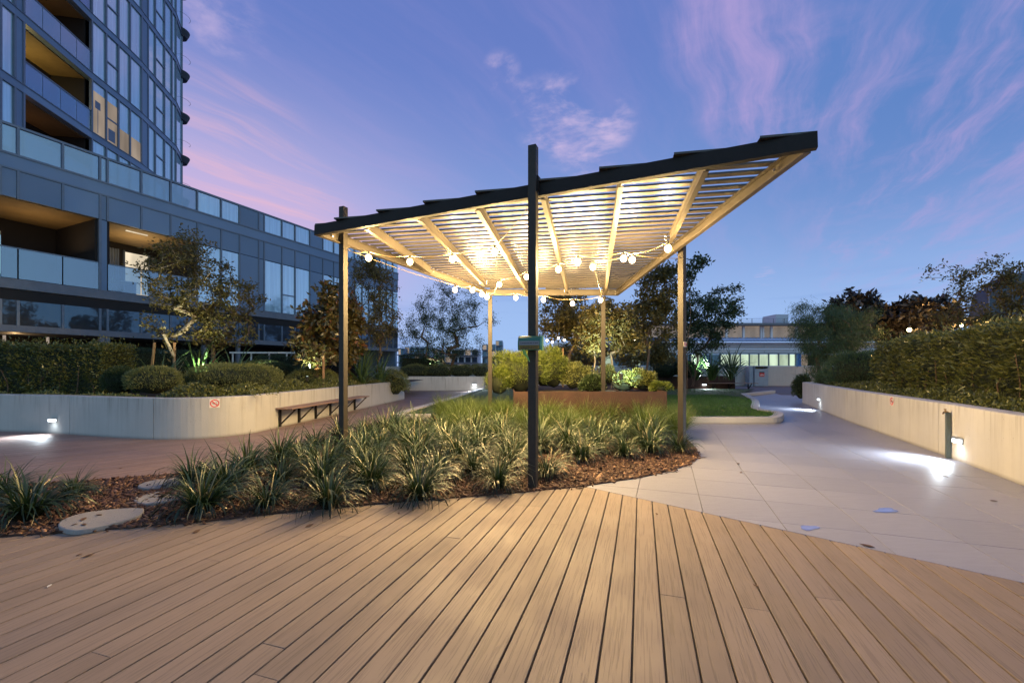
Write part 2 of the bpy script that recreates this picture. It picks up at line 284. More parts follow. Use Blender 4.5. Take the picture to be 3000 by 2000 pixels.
# ---------------------------------------------------------------- mesh builder
class MB:
    def __init__(s): s.v = []; s.f = []
    def quad(s, a, b, c, d): n = len(s.v); s.v += [tuple(a), tuple(b), tuple(c), tuple(d)]; s.f.append((n, n+1, n+2, n+3)); return s
    def prism(s, poly, z0, z1, top=None):
        n = len(s.v); k = len(poly)
        ar = sum(poly[i][0]*poly[(i+1) % k][1]-poly[(i+1) % k][0]*poly[i][1] for i in range(k))
        if ar < 0: poly = poly[::-1]
        s.v += [(p[0], p[1], z0) for p in poly]+[(p[0], p[1], z1) for p in poly]
        s.f.append(tuple(range(n+k, n+2*k))); s.f.append(tuple(reversed(range(n, n+k))))
        for i in range(k): j = (i+1) % k; s.f.append((n+i, n+j, n+k+j, n+k+i))
        return s
    def box(s, c, size, rz=0.0, M3=None):
        hx, hy, hz = (x/2 for x in size); n = len(s.v)
        R = M3 if M3 is not None else Matrix.Rotation(rz, 3, 'Z')
        for dx, dy, dz in ((-1,-1,-1),(1,-1,-1),(1,1,-1),(-1,1,-1),(-1,-1,1),(1,-1,1),(1,1,1),(-1,1,1)):
            s.v.append(tuple(Vector(c)+R @ Vector((dx*hx, dy*hy, dz*hz))))
        for q in ((0,3,2,1),(4,5,6,7),(0,1,5,4),(1,2,6,5),(2,3,7,6),(3,0,4,7)): s.f.append(tuple(n+i for i in q))
        return s
    def bar(s, a, b, w, h, up=Vector((0, 0, 1)), off=(0, 0)):
        a = Vector(a); b = Vector(b); d = (b-a); L = d.length; d.normalize()
        sd = d.cross(up).normalized(); u = sd.cross(d).normalized()
        R = Matrix((sd, d, u)).transposed()
        return s.box((a+b)/2+sd*off[0]+u*off[1], (w, L, h), M3=R)
    def tube(s, pts, rad, k=6, cap=True):
        pts = [Vector(p) for p in pts]; n0 = len(s.v)
        if not hasattr(rad, '__len__'): rad = [rad]*len(pts)
        for i, p in enumerate(pts):
            d = (pts[min(i+1, len(pts)-1)]-pts[max(i-1, 0)])
            d = d.normalized() if d.length > 1e-9 else Vector((0, 0, 1))
            a = d.cross(Vector((0, 0, 1)) if abs(d.z) < .95 else Vector((1, 0, 0))).normalized(); b = d.cross(a)
            for j in range(k):
                an = 2*math.pi*j/k; s.v.append(tuple(p+(a*math.cos(an)+b*math.sin(an))*rad[i]))
        for i in range(len(pts)-1):
            for j in range(k):
                q = n0+i*k; s.f.append((q+j, q+(j+1) % k, q+k+(j+1) % k, q+k+j))
        if cap: s.f.append(tuple(n0+j for j in range(k))); s.f.append(tuple(n0+(len(pts)-1)*k+j for j in reversed(range(k))))
        return s
    def sphere(s, c, r, nu=12, nv=8, sc=(1, 1, 1)):
        n = len(s.v); c = Vector(c)
        for i in range(nv+1):
            th = math.pi*i/nv
            for j in range(nu):
                ph = 2*math.pi*j/nu; s.v.append((c.x+r*sc[0]*math.sin(th)*math.cos(ph), c.y+r*sc[1]*math.sin(th)*math.sin(ph), c.z+r*sc[2]*math.cos(th)))
        for i in range(nv):
            for j in range(nu): s.f.append((n+i*nu+j, n+(i+1)*nu+j, n+(i+1)*nu+(j+1) % nu, n+i*nu+(j+1) % nu))
        return s
    def build(s, name, m, parent=None, smooth=False, bevel=0.0, kind=None, label=None):
        me = bpy.data.meshes.new(name); off = Vector((0, 0, 0))
        if parent is not None: off = wl(parent)
        me.from_pydata([(v[0]-off.x, v[1]-off.y, v[2]-off.z) for v in s.v], [], s.f); me.validate(); me.update()
        return finish(name, me, m, parent, smooth, bevel, kind, label)
def finish(name, me, m, parent=None, smooth=False, bevel=0.0, kind=None, label=None):
    if isinstance(m, (list, tuple)):
        for x in m: me.materials.append(x)
    else: me.materials.append(m)
    if smooth: me.polygons.foreach_set('use_smooth', [True]*len(me.polygons))
    o = bpy.data.objects.new(name, me); COL.objects.link(o)
    if parent is not None: o.parent = parent
    if bevel:
        b = o.modifiers.new('bevel', 'BEVEL'); b.width = bevel; b.segments = 2; b.limit_method = 'ANGLE'
    if kind: o['kind'] = kind
    if label: o['label'] = label
    return o
WL = {}
def wl(o): return WL.get(o.name, Vector((0, 0, 0)))
def thing(name, label, cat, loc=(0, 0, 0), group=None):
    o = bpy.data.objects.new(name, None); COL.objects.link(o); o.empty_display_size = .2
    o.location = loc; WL[o.name] = Vector(loc); return tag(o, label, cat, group)
def tag(o, label, cat, group=None, kind=None):
    o['label'] = label; o['category'] = cat
    if group: o['group'] = group
    if kind: o['kind'] = kind
    return o
def np_mesh(name, V, Fq, k=4):
    me = bpy.data.meshes.new(name); nv = len(V); nf = len(Fq)
    me.vertices.add(nv); me.vertices.foreach_set('co', np.asarray(V, dtype=np.float32).ravel())
    me.loops.add(nf*k); me.loops.foreach_set('vertex_index', np.asarray(Fq, dtype=np.int32).ravel())
    me.polygons.add(nf); me.polygons.foreach_set('loop_start', np.arange(0, nf*k, k, dtype=np.int32))
    me.update(calc_edges=True); return me
def unit(a): return a/np.maximum(np.linalg.norm(a, axis=1, keepdims=True), 1e-9)
def leaves(name, P, dirs, L, Wd, m, parent=None, kind=None, fold=.25, rng=RNG):
    """rhombic leaves, one folded pair of triangles each, at points P pointing along dirs"""
    P = np.asarray(P, float); n = len(P); d = unit(np.asarray(dirs, float))
    r = unit(rng.normal(size=(n, 3))); s = unit(np.cross(d, r)); u = np.cross(s, d)
    L = L*rng.uniform(.6, 1.25, (n, 1)); w = Wd*rng.uniform(.7, 1.2, (n, 1))
    if parent is not None: P = P-np.array(wl(parent))
    a = P; b = P+d*L*.5+s*w*.5+u*w*fold; c = P+d*L; e = P+d*L*.5-s*w*.5+u*w*fold
    V = np.stack([a, b, c, e], 1).reshape(-1, 3)
    return finish(name, np_mesh(name, V, np.arange(4*n).reshape(-1, 4)), m, parent, kind=kind)
def lamp(typ, loc, power, color, name, **kw):
    l = bpy.data.lights.new(name, typ); o = bpy.data.objects.new(name, l); COL.objects.link(o); o.location = loc; l.energy = power; l.color = color
    for k, v in kw.items():
        if k == 'rot': o.rotation_euler = v
        elif k == 'aim': o.rotation_euler = (Vector(v)-Vector(loc)).to_track_quat('-Z', 'Y').to_euler()
        else: setattr(l, k, v)
    return o
def clip(poly, p, n):
    """keep part of the convex polygon where (q-p).n >= 0"""
    out = []; k = len(poly)
    for i in range(k):
        a = poly[i]; b = poly[(i+1) % k]
        da = (a[0]-p[0])*n[0]+(a[1]-p[1])*n[1]; db = (b[0]-p[0])*n[0]+(b[1]-p[1])*n[1]
        if da >= 0: out.append(a)
        if da*db < 0: q = da/(da-db); out.append((a[0]+(b[0]-a[0])*q, a[1]+(b[1]-a[1])*q))
    return out
def inside(x, y, poly):
    c = False; k = len(poly)
    for i in range(k):
        x1, y1 = poly[i][0], poly[i][1]; x2, y2 = poly[(i+1) % k][0], poly[(i+1) % k][1]
        if (y1 > y) != (y2 > y) and x < (x2-x1)*(y-y1)/(y2-y1)+x1: c = not c
    return c
def smoothpoly(pts, it=2, closed=False):
    pts = [Vector(p) for p in pts]
    for _ in range(it):
        q = []; k = len(pts)
        if not closed: q.append(pts[0])
        for i in range(k if closed else k-1):
            a = pts[i]; b = pts[(i+1) % k]; q += [a*.75+b*.25, a*.25+b*.75]
        if not closed: q.append(pts[-1])
        pts = q
    return pts
# ---------------------------------------------------------------- ground
MB().quad((-900, -300, -.12), (900, -300, -.12), (900, 1500, -.12), (-900, 1500, -.12)).build('ground', M['ground'], kind='structure')
MB().quad((-20, 14, -.004), (40, 14, -.004), (40, 32, -.004), (-20, 32, -.004)).build('terrace_paving', M['ground'], kind='structure')
MB().quad((-24, -5, -.06), (20, -5, -.06), (20, 14.0, -.06), (-24, 14.0, -.06)).build('subfloor', M['under'], kind='structure')
# borders
B0 = G(1713, 1424); B1 = G(3000, 1705); bdir = (B1-B0).normalized(); bn = (-bdir.y, bdir.x)      # bn points to the tiles
if (bn[0]*(8-B0.x)+bn[1]*(8-B0.y)) < 0: bn = (-bn[0], -bn[1])
ML0 = (-4.77, 3.91); mld = Vector((4.96, 1.09)).normalized(); mln = (-mld.y, mld.x)               # line under the planting bed, points back
front = thing('front_deck', 'wide brown composite board deck filling the foreground', 'deck'); front['kind'] = 'structure'; del front['category']
u1 = Vector((math.sin(A1), math.cos(A1))); v1 = Vector((math.cos(A1), -math.sin(A1))); PIT = .1417
gx = G(1330.5, 2000); ph = v1.x*gx.x+v1.y*gx.y
nb = 0
for k in range(-50, 40):
    c0 = ph+k*PIT+.0050; c1 = ph+(k+1)*PIT-.0050; s = -2.6+random.uniform(-3.6, 0)
    while s < 9:
        e = s+random.choice((3.6, 4.2, 5.4)); poly = [tuple(v1*c0+u1*s), tuple(v1*c1+u1*s), tuple(v1*c1+u1*(e-.0016)), tuple(v1*c0+u1*(e-.0016))]
        s = e
        poly = clip(poly, ML0, (-mln[0], -mln[1])); 
        if len(poly) < 3: continue
        poly = clip(poly, (B0.x-bn[0]*.006, B0.y-bn[1]*.006), (-bn[0], -bn[1])) if True else poly
        poly = clip(poly, (0, -1.2), (0, 1)) if len(poly) > 2 else poly
        if len(poly) < 3: continue
        if max(abs(p[0]) for p in poly) > 14: continue
        if sum(1 for p in poly if p[1] > .3) == 0: continue
        z = random.uniform(-.0008, .0008)
        MB().prism(poly, -.03, z).build('deck_board', M['deck'], front, bevel=.0025); nb += 1
rear = thing('rear_deck', 'brown composite board walkway behind the planting bed', 'deck'); rear['kind'] = 'structure'; del rear['category']
u2 = Vector((math.sin(A2), math.cos(A2))); v2 = Vector((math.cos(A2), -math.sin(A2)))
for k in range(-140, -10):
    c0 = k*PIT+.004; c1 = (k+1)*PIT-.004
    poly = [tuple(v2*c0+u2*-12), tuple(v2*c1+u2*-12), tuple(v2*c1+u2*26), tuple(v2*c0+u2*26)]
    poly = clip(poly, ML0, mln)
    for p, n in (((0, 24), (0, -1)), ((-1.0, 0), (-1, 0)), ((-17, 0), (1, 0))):
        if len(poly) > 2: poly = clip(poly, p, n)
    if len(poly) > 2: MB().prism(poly, -.03, random.uniform(-.0008, .0008)).build('deck_board', M['deck2'], rear); nb += 1
# tiles
pave = thing('tiled_path', 'large grey porcelain tiled path curving past the lawn', 'path'); pave['kind'] = 'structure'; del pave['category']
AT = math.atan2(450, F); ut = Vector((math.sin(AT), math.cos(AT))); vt = Vector((math.cos(AT), -math.sin(AT)))
tiles = []
for i in range(-8, 26):
    for j in range(-8, 40):
        c0 = .3206+i*.603+.0025; c1 = c0+.598; s0 = 4.13+j*.63+.0025; s1 = s0+.625
        poly = [tuple(vt*c0+ut*s0), tuple(vt*c1+ut*s0), tuple(vt*c1+ut*s1), tuple(vt*c0+ut*s1)]
        poly = clip(poly, (B0.x, B0.y), bn)
        if len(poly) < 3: continue
        cx = sum(p[0] for p in poly)/len(poly); cy = sum(p[1] for p in poly)/len(poly)
        if cy < 1.5 or cy > 21.5 or cx < -.2 or cx > 13: continue
        if cx < 3.4 and 9.9 < cy: continue
        if cx < .6 and cy > 5.5: continue
        if 3.2 < cx < 5.6+(cy-10)*.45 and 10.6 < cy: continue
        if cx > 5.5+(cy-4.7)*.46+1.2: continue
        tiles.append((cy, poly))
tiles.sort(key=lambda a: a[0]); rest = MB()
for i, (cy, poly) in enumerate(tiles):
    if i < 280: MB().prism(poly, -.02, random.uniform(-.0006, .0006)).build('paving_tile', M['tile'], pave, bevel=.0015)
    else: rest.prism(poly, -.02, 0)
if rest.v: rest.build('distant_paving_tiles', M['tile'], pave, kind='stuff')
MB().quad((0, 1, -.018), (14, 1, -.018), (14, 22, -.018), (0, 22, -.018)).build('tile_grout_bed', mat('grout', (.05, .045, .045), .9), kind='structure')
# ---------------------------------------------------------------- planting bed
bedpx = [(-900, 1610), (-300, 1592), (0, 1573), (170, 1562), (400, 1545), (600, 1528), (900, 1495), (1180, 1470), (1400, 1453), (1545, 1440), (1713, 1424), (1880, 1398), (1960, 1380), (2020, 1360), (2044, 1343), (2047, 1330), (2040, 1318), (2030, 1306)]
bed = [G(x, y) for x, y in bedpx]
bed += [Vector((3.3, 8.2, 0)), Vector((3.9, 9.7, 0)), Vector((3.9, 10.3, 0)), Vector((-2.8, 10.8, 0)), Vector((-3.15, 9.5, 0)), Vector((-3.35, 7.6, 0)), G(640, 1374), G(600, 1383), G(310, 1405), G(0, 1424), G(-500, 1445), G(-1200, 1460)]
bp = [(v.x, v.y) for v in bed]
def edge_dist(x, y):
    best = 9
    k = len(bp)
    for i in range(k):
        x1, y1 = bp[i]; x2, y2 = bp[(i+1) % k]; dx, dy = x2-x1, y2-y1
        q = max(0, min(1, ((x-x1)*dx+(y-y1)*dy)/(dx*dx+dy*dy+1e-9))); best = min(best, math.hypot(x-x1-q*dx, y-y1-q*dy))
    return best
def bedz(x, y): return .006+(.05 if x > -2.4 else .018)*min(1, edge_dist(x, y)/.8)+.012*math.sin(x*5.1)*math.cos(y*4.3)*min(1, edge_dist(x, y)/.4)
import bmesh
bm = bmesh.new()
vs = [bm.verts.new((x, y, 0)) for x, y in bp]
ring = bm.faces.new(vs); bmesh.ops.triangulate(bm, faces=[ring])
for _ in range(4): bmesh.ops.subdivide_edges(bm, edges=[e for e in bm.edges if e.calc_length() > .45], cuts=1, use_grid_fill=True); bmesh.ops.triangulate(bm, faces=[f for f in bm.faces if len(f.verts) > 3])
for v in bm.verts: v.co.z = bedz(v.co.x, v.co.y)
me = bpy.data.meshes.new('mulch_bed'); bm.to_mesh(me); bm.free()
finish('mulch_bed', me, M['mulch'], smooth=True, kind='structure')
e = MB()
for i in range(0, len(bed)):
    a = bed[i]; b = bed[(i+1) % len(bed)]; e.bar((a.x, a.y, 0), (b.x, b.y, 0), .006, .03)
tag(e.build('steel_edging', M['corten']), 'thin rusty steel edging strip round the mulched planting bed', 'edging')
# chips
pts = []
while len(pts) < 21000:
    if random.random() < .45: x = random.uniform(-7, -1.5); y = random.uniform(2.8, 6.0)
    else: x = random.uniform(-2.5, 3.2); y = random.uniform(3.5, 8.8)
    if inside(x, y, bp) and (edge_dist(x, y) < 1.3): pts.append((x, y, bedz(x, y)))
for _ in range(90):   # strays over the edge
    i_ = random.randrange(2, 15); b = bed[i_].lerp(bed[i_+1], random.random()); pts.append((b.x+random.gauss(0, .03), b.y+random.gauss(0, .03)-.02, .004))
P_ = np.array(pts); n = len(P_); rg = np.random.default_rng(3)
az = rg.uniform(0, 6.283, n); til = rg.normal(0, .35, n); L = rg.gamma(3, .0055, n)+.008; Wd = L*rg.uniform(.25, .6, n); T = rg.uniform(.002, .006, n)
d = np.stack([np.cos(az)*np.cos(til), np.sin(az)*np.cos(til), np.sin(til)], 1); s_ = unit(np.stack([-np.sin(az), np.cos(az), rg.normal(0, .35, n)], 1)); u_ = np.cross(d, s_)
P_[:, 2] += rg.uniform(0, .010, n)+.002
V = []
for a, b, c in ((-1,-1,-1),(1,-1,-1),(1,1,-1),(-1,1,-1),(-1,-1,1),(1,-1,1),(1,1,1),(-1,1,1)):
    tp = 1.0 if a < 0 else .6
    V.append(P_+d*(a*L)[:, None]+s_*(b*Wd*tp)[:, None]+u_*(c*T)[:, None])
V = np.stack(V, 1).reshape(-1, 3); q = np.array(((4,5,6,7),(0,1,5,4),(1,2,6,5),(2,3,7,6),(3,0,4,7)))
Fq = (np.arange(n)[:, None, None]*8+q[None]).reshape(-1, 4)
tag(finish('bark_chips', np_mesh('bark_chips', V, Fq), M['chip']), 'loose reddish brown bark chips covering the planting bed', 'mulch', kind='stuff')
# stepping stones
for pp, lb in (([(165, 1540), (180, 1520), (240, 1500), (340, 1488), (420, 1485), (423, 1494), (410, 1510), (340, 1530), (250, 1550), (205, 1553)], 'largest grey stepping stone nearest the deck with leaf scraps on it'),
           ([(386, 1465), (400, 1452), (450, 1440), (520, 1430), (560, 1436), (540, 1458), (470, 1470), (420, 1476)], 'middle grey stepping stone half hidden by a grass tuft'),
           ([(395, 1424), (430, 1408), (490, 1400), (560, 1393), (590, 1400), (560, 1416), (470, 1430), (430, 1430)], 'rear grey stepping stone beside the walkway boards')):
    poly = smoothpoly([G(x, y, .042) for x, y in pp], 2, True)
    tag(MB().prism([(v.x, v.y) for v in poly], 0, .042).build('stepping_stone', M['stone'], bevel=.008), lb, 'stepping stone', 'stepping stones across the mulch')
# ---------------------------------------------------------------- walls
def offset_line(pts, w):
    out = []
    for i, p in enumerate(pts):
        a = pts[max(i-1, 0)]; b = pts[min(i+1, len(pts)-1)]; d = (b-a).normalized(); out.append(Vector((p.x-d.y*w, p.y+d.x*w, 0)))
    return out
def pathwall(name, label, cat, pts, w, h, m, seg=2.2, joints=None, part='concrete_panel', chamf=.012):
    """wall whose visible face follows pts; w offsets to the left of travel"""
    pts = [Vector((p[0], p[1], 0)) for p in pts]; bk = offset_line(pts, w)
    root = thing(name, label, cat, (pts[0].x, pts[0].y, 0))
    acc = 0; cur = [0]; segs = []
    for i in range(1, len(pts)):
        acc += (pts[i]-pts[i-1]).length; cur.append(i)
        if acc > seg or i == len(pts)-1: segs.append(cur); cur = [i]; acc = 0
    for sg in segs:
        a = [pts[i].copy() for i in sg]; b = [bk[i].copy() for i in sg]
        for arr in (a, b):
            d0 = (arr[1]-arr[0]).normalized(); arr[0] += d0*.006; d1 = (arr[-1]-arr[-2]).normalized(); arr[-1] -= d1*.006
        mb = MB(); k = len(a); sgn = 1 if w > 0 else -1
        for i in range(k):
            n_ = (b[i]-a[i]).normalized()
            prof = [(a[i], 0), (a[i], h-chamf), (a[i]+n_*chamf, h), (b[i]-n_*chamf, h), (b[i], h-chamf), (b[i], 0)]
            mb.v += [(p.x, p.y, z) for p, z in prof]
        for i in range(k-1):
            for j in range(6):
                j2 = (j+1) % 6; q = (i*6+j, i*6+j2, (i+1)*6+j2, (i+1)*6+j); mb.f.append(q if sgn < 0 else q[::-1])
        mb.f.append(tuple(range(6))); mb.f.append(tuple((k-1)*6+j for j in reversed(range(6))))
        mb.build(part, m, root)
    return root, pts, bk
WZ = .755
lw = [G(x, y) for x, y in [(-900, 1238), (-400, 1250), (0, 1263), (150, 1268), (300, 1279), (400, 1285), (480, 1288), (560, 1286.5), (640, 1281), (700, 1274), (746, 1267.5)]]
lw = smoothpoly(lw, 2)
e0, e1_ = G(746, 1267.5), G(1185, 1169)
lw = lw[:-1]+[e0+(e1_-e0)*q for q in np.linspace(0, 1, 12)]
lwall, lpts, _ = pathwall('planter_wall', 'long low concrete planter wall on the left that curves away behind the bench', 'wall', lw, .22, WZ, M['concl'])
# end return of left wall
ep = lpts[-1]; pathwall('planter_wall', 'short end return of the left planter under the overhanging shrub', 'wall', [(ep.x, ep.y+.004), (ep.x-1.2, ep.y+.5), (ep.x-3.0, ep.y+.9)], .2, WZ, M['conc'], 9)
r0, r1_ = G(1195, 1144.5), G(1418, 1144.5)
w2y = r0.y
pathwall('planter_wall', 'low concrete planter wall at the far end of the left walkway', 'wall', [(-7.5, w2y+.3), (-5.8, w2y), (-3.7, w2y-.05), (-1.55, w2y)], .22, .80, M['conc'], 1.9)
pathwall('planter_wall', 'far planter wall end turning back beside the orange lit gap', 'wall', [(-1.55, w2y+.004), (-1.4, w2y+3)], .2, .80, M['conc'], 9)
rw = [G(x, y) for x, y in [(2350.6, 1181), (2385, 1194), (2424, 1210), (2500, 1240), (2600, 1275), (2635, 1287), (2797, 1344.6), (3000, 1423), (3300, 1540)]]
rw = smoothpoly(rw, 1); dd = (rw[-1]-rw[-2]).normalized(); rw += [rw[-1]+dd*2, rw[-1]+dd*5]
rwall, rpts, _ = pathwall('planter_wall', 'long low concrete planter wall on the right under the tall hedge', 'wall', rw, .24, .775, M['conc'], 2.0)
ep2 = rpts[0]; pathwall('planter_wall', 'far end return of the right planter behind the hanging plant', 'wall', [(ep2.x+.05, ep2.y+.01), (ep2.x+.9, ep2.y+.8), (ep2.x+3, ep2.y+1.4)], -.2, .775, M['conc'], 9)
# perimeter walls
def flatwall(name, label, xa, xb, y, h, m, seg=2.4, th=.25, z0=-.1, cat='wall', part='concrete_panel'):
    root = thing(name, label, cat, (xa, y, 0)); x = xa
    while x < xb-.01:
        e = min(x+seg, xb); MB().box(((x+e)/2, y+th/2, (h+z0)/2), (e-x-.012, th, h-z0)).build(part, m, root, bevel=.01); x = e
    return root
flatwall('perimeter_wall', 'long concrete parapet wall behind the bin at the terrace edge', -9, 34, 29.3, 1.37, M['conc2'])
# soil inside planters
def poly_sheet(name, pts, z, m, kind='structure'):
    mb = MB(); mb.v = [(p[0], p[1], z) for p in pts]; mb.f = [tuple(range(len(pts)))]; return mb.build(name, m, kind=kind)
poly_sheet('planter_soil', [(p.x-.02, p.y+.05) for p in lpts]+[(ep.x-.2, 22), (-7.6, w2y+.1), (-1.6, w2y+.1), (-1.6, 28), (-30, 28), (-34, 8)], .66, M['soil'])
poly_sheet('planter_soil', [(p.x+.05, p.y+.02) for p in rpts]+[(20, 0), (24, 22), (14, 18)], .68, M['soil'])
# kerbs and lawn
def kerb(label, pts, w, h=.15, name='kerb'):
    return pathwall(name, label, 'kerb', pts, w, h, M['conc2'], 2.6, part='kerb_stone', chamf=.008)
kl = smoothpoly([Vector((-2.0, 10.35, 0)), Vector((-2.75, 10.25, 0)), Vector((-3.02, 10.7, 0)), Vector((-2.85, 12.2, 0))], 2)
kerb('pale concrete kerb on the left of the central lawn', [(p.x, p.y) for p in kl]+[(-2.6, 14.5), (-2.25, 18), (-1.75, 23)], -.22)
kf0 = G(2005, 1241); kf1 = G(2255, 1241.5)
kr = smoothpoly([Vector((kf0.x-.4, kf0.y, 0)), kf0, kf1, G(2290, 1240), G(2284, 1222)+Vector((.15, 0, 0)), Vector((6.9, 11.8, 0)), Vector((8.55, 14.45, 0)), G(2185, 1172)+Vector((.3, 0, 0)), G(2178, 1163)+Vector((.3, .3, 0))], 2)
kerb('pale concrete kerb wrapping the right corner of the lawn', [(p.x, p.y) for p in kr], .22)
kerb('short kerb spur pointing right beyond the lawn corner', [(kr[-1].x+.1, kr[-1].y+.05), (G(2272, 1152).x, G(2272, 1152).y)], .2)
lawnp = [(-2.0, 10.5), (-2.85, 10.6), (-2.7, 12.2), (-2.45, 14.5), (-2.1, 18), (-1.6, 23.3), (13.5, 23.3), (kr[-1].x-.1, kr[-1].y+.3)]+[(p.x-.08, p.y+.1) for p in reversed(kr[1:-1])]
poly_sheet('lawn', lawnp, .115, M['lawn'])
pts = []
while len(pts) < 42000:
    if random.random() < .75: x = random.uniform(3.3, 9); y = random.uniform(9.8, 18)
    else: x = random.uniform(-2.7, 12); y = random.uniform(10.5, 23)
    if inside(x, y, lawnp): pts.append((x, y, .113))
pts = np.array(pts); dr = RNG.normal(0, .45, (len(pts), 3)); dr[:, 2] = 1
tag(leaves('lawn_grass', pts, dr, .055, .012, M['blade']), 'short mown green grass of the kerbed lawn', 'grass', kind='stuff')
# corten planters
def steelbox(label, x0, x1, y0, y1, h, seg=1.6):
    root = thing('steel_planter', label, 'planter', (x0, y0, 0)); t_ = .02
    x = x0
    while x < x1-.01: e = min(x+seg, x1); MB().box(((x+e)/2, y0, h/2), (e-x-.004, t_, h)).build('front_panel', M['corten'], root); x = e
    MB().box((x0, (y0+y1)/2, h/2), (t_, y1-y0-.03, h)).build('side_panel', M['corten'], root); MB().box((x1, (y0+y1)/2, h/2), (t_, y1-y0-.03, h)).build('side_panel', M['corten'], root)
    MB().box(((x0+x1)/2, (y0+y1)/2, h-.08), (x1-x0-.04, y1-y0-.04, .02)).build('soil', M['soil'], root); return root
steelbox('rusty steel planter directly behind the grass bed under the pergola', .04, 3.3, 8.95, 13.6, .80)
cz = G(1880, 1143.5); steelbox('long rusty steel planter at the back of the lawn with a wall lamp', 4.4, 12.6, cz.y, cz.y+3, .80, 2.2)
# ---------------------------------------------------------------- pergola
pa, pb_, pc = -.0148, -.0557, 3.450
def PL(px, py, dz=0.0):
    kx = (px-1500)/F; kz = (HY-py)/F; D = (pc+dz-H)/(kz-pa*kx-pb_); return Vector((kx*D, D, H+kz*D))
def pz(x, y, dz=0.0): return pc+pa*x+pb_*y+dz
perg = thing('pergola', 'dark steel pergola with slatted roof hung with lit bulbs', 'pergola', tuple(G(1560, 1432)))
FL, FR, RR, RL = PL(921, 689), PL(2396, 432), PL(1810, 866), PL(1424, 866)
upn = Vector((-pa, -pb_, 1)).normalized()
FH = .132
def channel(a, b, name, inner, w=.05, h=FH):
    """outer web plus top and bottom flange turned to the inner side"""
    mb = MB(); d = (b-a).normalized(); sd = d.cross(upn).normalized(); s_ = 1 if sd.dot(inner) > 0 else -1
    mb.bar(a, b, .012, h, upn, (0, h/2)); mb.bar(a, b, w, .008, upn, (s_*(w/2+.0062), .004)); mb.bar(a, b, w, .008, upn, (s_*(w/2+.0062), h-.004))
    return mb.build(name, M['metal' if name == 'fascia_beam' else 'beamin'], perg)
ctr = (FL+FR+RR+RL)/4
channel(FL, FR, 'fascia_beam', ctr-FL, .045, .145)
inn = (FR-FL).cross(upn).normalized(); inn = inn if inn.dot(ctr-FL) > 0 else -inn
channel(RL+(FL-RL)*.985, RL, 'side_beam', ctr-FL); channel(RR+(FR-RR)*.985, RR, 'side_beam', ctr-FR); channel(RL, RR, 'rear_beam', Vector((0, -1, 0)))
# rafters
RA = [((1069, 670), (1263, 804)), ((1225, 643), (1418, 838)), ((1396, 614.4), (1547, 861)), ((1590, 582), (1663, 861)), ((1819, 544), (1773, 862)), ((2071, 498), (1962.5, 715))]
rdir = Vector((math.sin(math.radians(10.9)), math.cos(math.radians(10.9)), 0))
for a, b in RA:
    a = PL(*a); b = PL(*b); d = (b-a).normalized(); mb = MB()
    a2 = a+d*.03; b2 = b-d*.03
    mb.bar(a2, b2, .012, .13, upn, (0, .066)); mb.bar(a2, b2, .055, .008, upn, (0, .004)); mb.bar(a2, b2, .055, .008, upn, (0, .128))
    mb.build('rafter', M['beamin'], perg)
    for q in (0.0,):   # bolts at the rear end
        for sx_ in (-.07, .07):
            for zz in (.04, .09): MB().sphere(b2-d*.02+Vector((sx_, -.012, zz)), .014, 6, 4).build('bolt', M['bolt'], perg)
for cpt in (RR+Vector((-.06, -.03, .03)), RR+Vector((-.06, -.03, .09)), FL+(RL-FL)*.06+Vector((.03, 0, .07)), FR+(RR-FR)*.09+Vector((-.03, 0, .07))):
    MB().sphere(cpt, .016, 6, 4).build('bolt', M['bolt'], perg)
# slats, at right angles to the rafters, resting on beams
sdv = Vector((math.cos(math.radians(10.6)), -math.sin(math.radians(10.6)))); snv = Vector((math.sin(math.radians(10.6)), math.cos(math.radians(10.6))))
fo = (FR-FL); fn = Vector((fo.y, -fo.x, 0)).normalized()*.012          # slats overhang the fascia a little
PG = [FL+fn-fo.normalized()*.02, FR+fn, FR+Vector((.03, 0, 0)), RR+Vector((.03, .0, 0)), RL+Vector((-.02, .0, 0)), FL-fo.normalized()*.02]
PG = [(p.x, p.y) for p in PG]
s = min(p[0]*snv.x+p[1]*snv.y for p in PG)+.06; smax = max(p[0]*snv.x+p[1]*snv.y for p in PG)
while s < smax-.03:
    poly = [tuple(snv*(s)+sdv*-9), tuple(snv*(s)+sdv*9), tuple(snv*(s+.068)+sdv*9), tuple(snv*(s+.068)+sdv*-9)]
    xs = []
    k = len(PG)
    mid = snv*(s+.034)
    for i in range(k):
        a, b = PG[i], PG[(i+1) % k]; da = (a[0]-mid.x)*snv.x+(a[1]-mid.y)*snv.y; db = (b[0]-mid.x)*snv.x+(b[1]-mid.y)*snv.y
        if da*db < 0: q = da/(da-db); p = Vector((a[0]+(b[0]-a[0])*q, a[1]+(b[1]-a[1])*q)); xs.append((p-mid).dot(sdv))
    if len(xs) >= 2 and max(xs)-min(xs) > .15:
        a = mid+sdv*min(xs); b = mid+sdv*max(xs)
        A = Vector((a.x, a.y, pz(a.x, a.y, .162))); B = Vector((b.x, b.y, pz(b.x, b.y, .162)))
        mb = MB(); mb.bar(A, B, .070, .006, upn, (0, -.010)); mb.bar(A, B, .004, .020, upn, (.0375, -.0035))
        mb.build('slat', M['slat'], perg)
    s += .150
